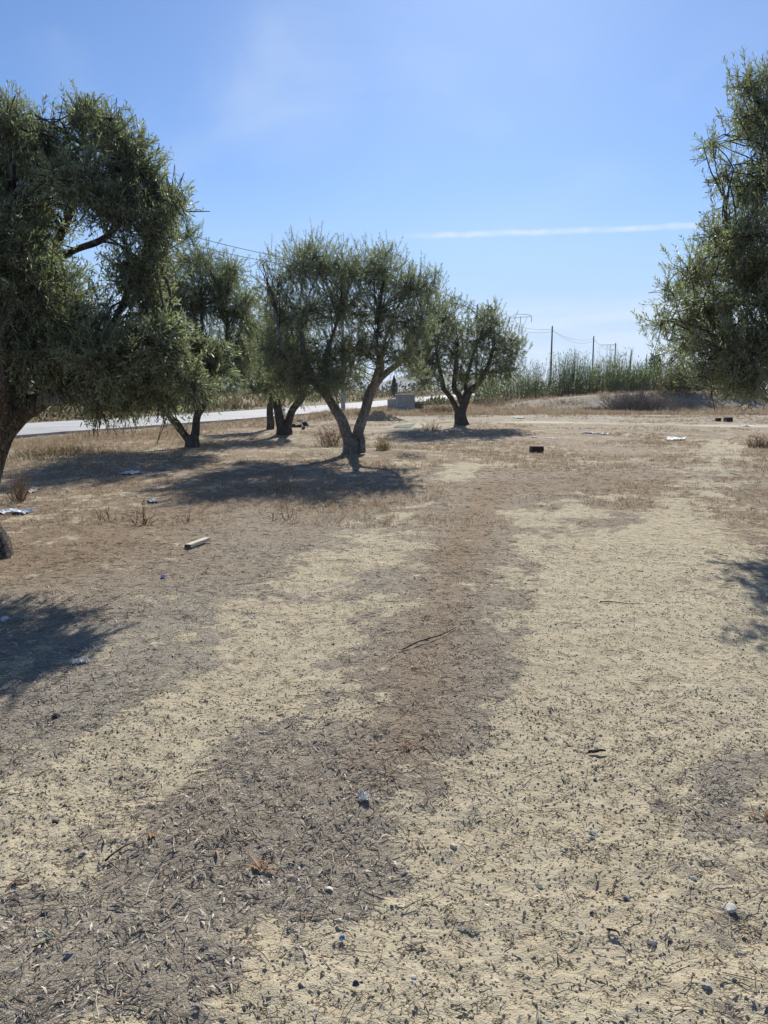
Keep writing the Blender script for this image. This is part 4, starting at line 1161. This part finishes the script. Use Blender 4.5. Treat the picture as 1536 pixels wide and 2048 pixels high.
sheet('plastic_scrap', 'pale scrap lying on the bare ground before the bank', 'plastic scrap', 1036, 836, 17, 2, M['paper'], 7, hgt=.07, group=GR)
sheet('plastic_sheet', 'flat pale green plastic sheet near the shade of the forked tree', 'plastic sheet', 808, 852, 36, 4, M['greensheet'], 8, hgt=.03, group=GR)
sheet('paper_scrap', 'white paper scrap between the arching trunk and tree shade', 'paper scrap', 62, 985, 20, 6, M['paper'], 9, hgt=.06, group=GR)
sheet('paper_scrap', 'pale paper scrap at the shade edge behind the dead weeds', 'paper scrap', 306, 1003, 20, 6, M['paper'], 10, hgt=.05, group=GR)
sheet('plastic_scrap', 'bluish plastic scrap lying inside the tree shade by the road', 'plastic scrap', 262, 948, 28, 5, M['plastic'], 11, hgt=.06, group=GR)
sheet('plastic_scrap', 'pale film scrap at the sunlit edge of the near shade', 'plastic scrap', 160, 1328, 34, 9, M['paper'], 12, hgt=.03, group=GR, rot=0.5)
sheet('plastic_scrap', 'tiny violet plastic scrap in the brown litter', 'plastic scrap', 327, 1157, 9, 4, M['violet'], 13, hgt=.02, group=GR)
sheet('plastic_scrap', 'tiny bright blue plastic scrap on the bare track', 'plastic scrap', 684, 1872, 12, 10, M['bluefilm'], 14, hgt=.01, group=GR, thick=.001)
sheet('plastic_scrap', 'torn whitish film scrap in the grey leaf litter strip', 'plastic scrap', 728, 1600, 24, 18, M['paper'], 15, hgt=.025, group=GR, thick=.001)
sheet('paper_scrap', 'white scrap at the near end of the pale track', 'paper scrap', 1492, 853, 12, 2, M['plastic'], 16, hgt=.07, group=GR)

# piece of bleached wood
b = gp(396, 1092)
t = thing('wood_offcut', 'short bleached wooden offcut lying on the brown litter', 'wood', b + np.array([0, 0, .03])); t.rotation_euler = (0, 0, 1.28)
bevel_block('plank', (0.40, 0.075, 0.035), M['wood'], t, (0, 0, 0), 0, .004, .003)
bevel_block('charred_end', (0.012, 0.068, 0.033), M['brickm'], t, (-0.205, 0, 0), 0, .003, .002)
# fallen stick and other sticks
def stick(label, a, c, r, seed, bend=0.02):
    A, C = gp(*a), gp(*c)
    rg = np.random.default_rng(seed)
    A[2] += r + .004; C[2] += r + .006
    mids = [A + (C - A) * q + np.array([*(rg.normal(0, bend, 2)), 0.006]) for q in (.3, .65)]
    o = link('stick', limb_mesh('stick', [A, *mids, C], [r, r * .9, r * .75, r * .45], M['bark_dark'], S=7, n=14, loc=A, seed=seed), None, tuple(A))
    tag(o, label, 'stick', 'sticks lying on the ground')
stick('longest dark stick lying slantwise on the litter strip', (803, 1304), (912, 1258), .0055, 1)
stick('thin dark stick lying across the bare track beside the shade', (1200, 1198), (1280, 1206), .004, 2)
stick('short thick dark stick on the bare soil of the wide track', (1178, 1492), (1212, 1498), .008, 3, .004)
stick('thin brown stick on the bare crust beside dark gravel', (1215, 1850), (1240, 1868), .004, 4, .003)
stick('bundle-thin brown stick beside the bleached leaf tuft', (210, 1725), (265, 1695), .004, 5, .004)

# ------------------------------------------------------------------ loose stones
NAMED = [  # px, py, radius in px, colour, label
    (660, 1772, 10, (.62, .58, .47), 'cream white pebble at the edge of litter strip and bare track'),
    (1458, 1814, 16, (.58, .55, .47), 'largest flat whitish stone beside the litter'),
    (1186, 1655, 10, (.55, .53, .45), 'pale flat stone on the wide bare track'),
    (906, 1682, 9, (.56, .47, .34), 'cream sandy stone in the middle of the bare track'),
    (1386, 1759, 9, (.60, .56, .46), 'small whitish stone next to the litter, uphill of a flat one'),
    (110, 1637, 10, (.045, .04, .042), 'black pointed stone standing on bare crust'),
    (115, 1434, 12, (.022, .02, .02), 'blackest lump lying just outside the near shade'),
    (711, 1957, 11, (.06, .065, .075), 'dark rounded stone on the bare track, largest of the dark ones'),
    (165, 1711, 9, (.14, .155, .18), 'blue grey stone beside dead curled leaf'),
    (423, 1731, 9, (.12, .135, .165), 'blue grey stone in litter beside a white seed husk'),
    (88, 1824, 10, (.09, .095, .115), 'dark blue grey stone above the bleached leaf tuft'),
    (137, 1912, 10, (.21, .23, .26), 'light blue grey stone below the bleached leaf tuft'),
    (810, 1735, 9, (.16, .175, .215), 'flat blue slate chip set upright in the bare track'),
    (1255, 1787, 9, (.15, .155, .175), 'flat grey slate chip on wide bare track'),
    (1080, 1755, 8, (.14, .155, .165), 'small greenish grey stone on the wide bare track'),
    (1412, 1972, 10, (.30, .29, .26), 'pale grey cubic stone among twigs'),
    (828, 1944, 6, (.60, .58, .52), 'small round white pebble by the dark rounded stone'),
    (1303, 1876, 10, (.075, .08, .095), 'biggest of a cluster of dark gravel pieces'),
    (1098, 2040, 14, (.26, .27, .28), 'grey stone cut by the lower border'),
    (250, 1994, 12, (.36, .27, .18), 'flat tan stone lying in grey litter'),
    (8, 1240, 14, (.60, .60, .60), 'whitish stone inside the near tree shade'),
    (1192, 1548, 6, (.20, .21, .23), 'small grey stone above the pale flat stone'),
]
for i, (px, py, r, c, lab) in enumerate(NAMED):
    q = gp(px, py); d = math.hypot(q[1], EYE); s = r * d / FPX
    q[2] += s * .12
    s *= .92
    rg = np.random.default_rng(500 + i)
    rock('stone', lab, 'stone', q, (s * rg.uniform(.95, 1.2), s * rg.uniform(.8, 1.0), s * rg.uniform(.5, .75)), c, 700 + i)

rng = np.random.default_rng(99)
protos = []
for i in range(6):
    c = [(.105, .10, .092), (.18, .17, .155), (.07, .066, .06), (.24, .225, .20), (.15, .138, .12), (.36, .32, .25)][i]
    o = rock('gravel_stone', 'small dark grey stone lying loose on the bare track', 'stone', (0, 0, 0), (1, .85, .65), c, 800 + i, 'loose dark gravel stones', sub=1)
    protos.append(o)
k = 0
spots = []
while len(spots) < 230:
    y = 1.35 + 3.4 * rng.random() ** 1.6; x = rng.uniform(-1, 1) * (0.2 + 0.55 * y)
    if rng.random() > (0.35 + 0.65 * (x > -0.2)) * (0.25 + 0.75 * (fbm(np.array(x * 3), np.array(y * 3), 401, 2) > .5)): continue
    spots.append((x, y))
for k, (x, y) in enumerate(spots):
    o = protos[k % 6] if k < 6 else protos[k % 6].copy()
    if k >= 6: COL.objects.link(o)
    s = 0.0035 + 0.0065 * rng.random() ** 2
    o.location = (x, y, float(Hm(x, y)) + s * .1)
    o.rotation_euler = (rng.uniform(-.4, .4), rng.uniform(-.4, .4), rng.uniform(0, 6.28))
    o.scale = (s * rng.uniform(.8, 1.3), s * rng.uniform(.8, 1.2), s)

# ------------------------------------------------------------------ leaf litter, straw, crumbs, grass (uncountable)
def scatter(bands, seed, weight):
    rng = np.random.default_rng(seed)
    X, Y = [], []
    for y0, y1, dens in bands:
        w0, w1 = 0.75 + 0.60 * y0, 0.75 + 0.60 * y1
        n = int((w0 + w1) * (y1 - y0) * dens)
        y = rng.uniform(y0, y1, n); x = rng.uniform(-1, 1, n) * (0.75 + 0.60 * y)
        keep = rng.random(n) < weight(x, y)
        X.append(x[keep]); Y.append(y[keep])
    return np.concatenate(X), np.concatenate(Y), rng
def litter_leaves():
    x, y, rng = scatter([(0.9, 2.2, 5600), (2.2, 3.6, 4800), (3.6, 6, 2400), (6, 10, 700), (10, 20, 150)], 1,
                        lambda x, y: (0.10 + 0.8 * litter_mask(x, y) ** 1.2) * (0.3 + 1.0 * sstep(.35, .62, fbm(x * 8, y * 8, 441, 3))))
    n = len(x)
    dist = np.hypot(x, y)
    az = rng.uniform(0, 2 * pi, n)
    d = unit(np.stack([np.cos(az), np.sin(az), rng.normal(0, .16, n)], 1))
    nr = unit(np.stack([rng.normal(0, .5, n), rng.normal(0, .5, n), np.ones(n)], 1))
    nr = unit(nr - d * (nr * d).sum(1, keepdims=True))
    sc = 1 + 0.05 * np.maximum(dist - 4, 0)
    L = 0.007 + 0.036 * rng.random(n) ** 1.8; L = L * sc; W = L * rng.uniform(0.09, 0.26, n)
    big = rng.random(n) < 0.04
    L[big] *= 1.5; W[big] *= 1.5
    c = np.stack([x, y, Hm(x, y) + rng.uniform(0.001, 0.011, n)], 1) - d * (L / 2)[:, None]
    warm = warm_mask(x, y)
    u = rng.random(n)
    grey = np.array([[.52, .46, .37], [.42, .365, .29], [.68, .62, .52], [.22, .18, .14], [.46, .36, .25]])
    brn = np.array([[.44, .33, .22], [.34, .235, .15], [.60, .50, .37], [.18, .125, .085], [.44, .31, .19]])
    pick = np.searchsorted(np.cumsum([.34, .27, .17, .08]), u)
    t = np.where((rng.random(n) < warm)[:, None], brn[pick], grey[pick]) * rng.uniform(.75, 1.2, (n, 1))
    side = np.cross(d, nr)
    m = c + d * (L * .5)[:, None] - nr * (L * rng.uniform(-.16, .16, n))[:, None]
    v = np.stack([c, m + side * (W / 2)[:, None] + nr * (W * .22)[:, None], c + d * L[:, None], m - side * (W / 2)[:, None] + nr * (W * .22)[:, None]], 1).reshape(-1, 3)
    f = np.arange(4 * n).reshape(n, 4)
    tag(link('leaf_litter', make_mesh('leaf_litter', v, f, M['dry'], np.repeat(t, 4, 0))), 'grey and brown dry olive leaves strewn over the soil', 'leaf litter', kind='stuff')
    return n
def straw():
    x, y, rng = scatter([(0.9, 2.2, 1100), (2.2, 4, 760), (4, 8, 260), (8, 16, 70)], 2, lambda x, y: 0.14 + 0.75 * litter_mask(x, y))
    n = len(x)
    az = rng.uniform(0, 2 * pi, n)
    L = rng.uniform(0.03, 0.12, n) * (1 + 0.03 * np.hypot(x, y))
    turn = rng.normal(0, .5, n)
    z = Hm(x, y) + rng.uniform(.002, .012, n)
    p0 = np.stack([x, y, z], 1)
    p1 = p0 + np.stack([np.cos(az), np.sin(az), rng.normal(.05, .08, n)], 1) * (L / 2)[:, None]
    p2 = p1 + np.stack([np.cos(az + turn), np.sin(az + turn), rng.normal(-.02, .1, n)], 1) * (L / 2)[:, None]
    P = np.stack([p0, p1, p2], 1)
    R = (rng.uniform(.0006, .0014, n) * (1 + .1 * np.hypot(x, y)))[:, None] * np.array([1, .9, .5])[None]
    v, f = tubes(P, R, 3)
    cols = np.array([[.44, .37, .28], [.30, .24, .175], [.13, .10, .08], [.58, .52, .41]])
    t = cols[rng.choice(4, n, p=[.3, .3, .25, .15])] * rng.uniform(.7, 1.2, (n, 1))
    tag(link('dry_straw', make_mesh('dry_straw', v, f, M['dry'], np.repeat(t, 9, 0))), 'thin bent straws and twigs lying over the soil', 'straw', kind='stuff')
OCT_V = np.array([[1, 0, 0], [-1, 0, 0], [0, 1, 0], [0, -1, 0], [0, 0, 1], [0, 0, -1]], float)
OCT_F = np.array([[0, 2, 4], [2, 1, 4], [1, 3, 4], [3, 0, 4], [2, 0, 5], [1, 2, 5], [3, 1, 5], [0, 3, 5]])
def crumbs(name, label, cat, bands, seed, weight, size, cols, p, mat, sink=.2):
    x, y, rng = scatter(bands, seed, weight)
    n = len(x)
    s = size(rng, n) * (1 + 0.06 * np.maximum(np.hypot(x, y) - 3, 0))
    Vv = OCT_V[None] * (s[:, None] * rng.uniform(.6, 1.35, (n, 3)))[:, None] + rng.normal(0, .22, (n, 6, 3)) * s[:, None, None]
    a = rng.uniform(0, 2 * pi, n); ca, sa = np.cos(a)[:, None], np.sin(a)[:, None]
    Vx = Vv[..., 0] * ca - Vv[..., 1] * sa; Vy = Vv[..., 0] * sa + Vv[..., 1] * ca
    V = np.stack([Vx + x[:, None], Vy + y[:, None], Vv[..., 2] * .75 + (Hm(x, y) + s * sink)[:, None]], -1).reshape(-1, 3)
    F = (OCT_F[None] + (np.arange(n) * 6)[:, None, None]).reshape(-1, 3)
    t = np.array(cols)[rng.choice(len(cols), n, p=p)] * rng.uniform(.75, 1.2, (n, 1))
    tag(link(name, make_mesh(name, V, F, M[mat], np.repeat(t, 6, 0))), label, cat, kind='stuff')
litter_leaves(); straw()
crumbs('dark_crumbs', 'black olive pits and dark crumbs sprinkled over the soil', 'crumbs', [(0.9, 2.2, 480), (2.2, 4, 360), (4, 8, 190), (8, 14, 50)], 3,
       lambda x, y: 0.08 + 0.92 * sstep(.45, .68, fbm(x * 4, y * 4, 411, 3)), lambda r, n: .0012 * np.exp(r.normal(.25, .45, n)), [(.07, .055, .043), (.15, .12, .09), (.26, .21, .155)], [.35, .35, .3], 'dry')
crumbs('soil_clods', 'small tan crumbs of dry soil on the tracks', 'soil crumbs', [(0.9, 2.2, 3000), (2.2, 4, 2300), (4, 8, 480)], 4,
       lambda x, y: 0.75 * (1 - litter_mask(x, y)) + .1, lambda r, n: r.uniform(.0022, .0075, n) * r.uniform(.6, 1.1, n), [(.43, .36, .245), (.38, .315, .21), (.49, .425, .305)], [.5, .3, .2], 'dry', .1)
def verge(x, y):
    return np.exp(-((road_side(x, y) + 2.2) / 1.8) ** 2) * (y < 50)
def dry_grass():
    x, y, rng = scatter([(5.5, 9, 40), (9, 16, 150), (16, 28, 110), (28, 48, 36), (48, 58, 60), (58, 68, 30)], 6,
                        lambda x, y: sstep(.42, .7, fbm(x * .55, y * .55, 421, 3) + .15 * (y > 48) + .04 + .3 * verge(x, y)) * np.clip(litter_mask(x, y) + .6 * verge(x, y) + .5 * (y > 48), 0, 1) * (poly_dist(x, y + 1.3, TRACK[0])[0] > 1.9) * (road_side(x, y) < -0.4) * np.clip(.35 + .5 * (y > 9), 0, 1))
    n = len(x)
    per = 5
    X = np.repeat(x, per) + rng.normal(0, .03, n * per); Y = np.repeat(y, per) + rng.normal(0, .03, n * per)
    h = np.repeat(rng.uniform(.015, .055, n) * (1 + .5 * (fbm(x * .8, y * .8, 433, 2) > .6)) * (1 + 1.6 * verge(x, y) + 1.2 * (y > 48)), per) * rng.uniform(.6, 1.3, n * per) * (1 + .02 * Y)
    d = unit(np.stack([rng.normal(0, .55, n * per), rng.normal(0, .55, n * per), np.ones(n * per)], 1))
    nr = unit(rng.normal(0, 1, (n * per, 3))); nr = unit(nr - d * (nr * d).sum(1, keepdims=True))
    cols = np.array([[.52, .41, .27], [.44, .33, .21], [.33, .23, .14], [.58, .49, .35]])
    t = np.repeat(cols[rng.integers(0, 4, n)], per, 0) * rng.uniform(.75, 1.2, (n * per, 1))
    v, f, t = leaf_quads(np.stack([X, Y, Hm(X, Y) - .005], 1), d, nr, h, .004 + .00035 * Y, t)
    tag(link('dry_grass', make_mesh('dry_grass', v, f, M['grass'], t)), 'short rusty dry grass covering the open field', 'grass', kind='stuff')
dry_grass()

# curled dead leaf clumps in the foreground
def leaf_clump(label, px, py, spx, n, col, seed):
    b = gp(px, py); d_ = math.hypot(b[1], EYE); s = 0.8 * spx * d_ / FPX
    rng = np.random.default_rng(seed)
    az = rng.uniform(0, 2 * pi) + rng.normal(0, .7, n)
    t = thing('leaf_clump', label, 'dead leaves', b, 'clumps of curled dead leaves')
    for i in range(n):
        L = s * rng.uniform(.6, 1.1); W = L * rng.uniform(.16, .26)
        K = 5; q = np.linspace(0, 1, K)
        el = rng.uniform(.1, .6)
        dirv = np.array([cos(az[i]), sin(az[i]), el]); dirv /= np.linalg.norm(dirv)
        side = np.cross(dirv, [0, 0, 1.0]); side /= np.linalg.norm(side); up = np.cross(side, dirv)
        wv = W / 2 * np.sin(np.clip(q * .9 + .08, 0, 1) * pi)
        c = dirv[None] * (q * L)[:, None] - np.array([0, 0, 1.0])[None] * (q ** 2 * L * rng.uniform(.1, .5))[:, None] + np.array([0, 0, .004])
        l_, r_ = c + side * wv[:, None] + up * (wv * .6)[:, None], c - side * wv[:, None] + up * (wv * .6)[:, None]
        v = np.concatenate([l_, c, r_])
        f = [[a, a + 1, K + a + 1, K + a] for a in range(K - 1)] + [[K + a, K + a + 1, 2 * K + a + 1, 2 * K + a] for a in range(K - 1)]
        link('leaf', make_mesh('leaf', v, np.array(f), M['dry'], np.tile(np.array(col) * rng.uniform(.75, 1.25), (len(v), 1)), smooth=True), t)
leaf_clump('tuft of bleached pale green olive leaves standing on bare crust', 105, 1880, 40, 7, (.40, .40, .28), 1)
leaf_clump('long curled tan leaf bundle lying across the litter strip', 525, 1738, 55, 7, (.33, .20, .11), 2)
leaf_clump('orange brown leaf bundle in the litter beside the wide track', 1530, 1640, 60, 9, (.36, .21, .10), 3)
leaf_clump('dark curled dead leaves on the crust near a blue grey stone', 25, 1762, 36, 5, (.14, .10, .075), 4)
leaf_clump('tan dead leaf bundle at the corner of the litter strip', 305, 1672, 34, 7, (.30, .19, .10), 5)
leaf_clump('rusty dead leaves in the middle of the litter strip', 820, 1495, 34, 8, (.26, .15, .085), 6)

# ------------------------------------------------------------------ the air between here and the hill
def haze_box():
    m, k = new_mat('haze_air')
    v = k.n('ShaderNodeVolumePrincipled')
    v.inputs['Color'].default_value = (0.80, 0.88, 1.0, 1)
    v.inputs['Density'].default_value = 0.00016
    v.inputs['Anisotropy'].default_value = 0.2
    out = k.n('ShaderNodeOutputMaterial'); k.t.links.new(v.outputs[0], out.inputs['Volume'])
    V, F = box((0, 0, 44), (12800, 12800, 96))
    tag(link('haze', make_mesh('haze', V, F, m)), 'thin pale haze over the far fields', 'haze', kind='stuff')
haze_box()
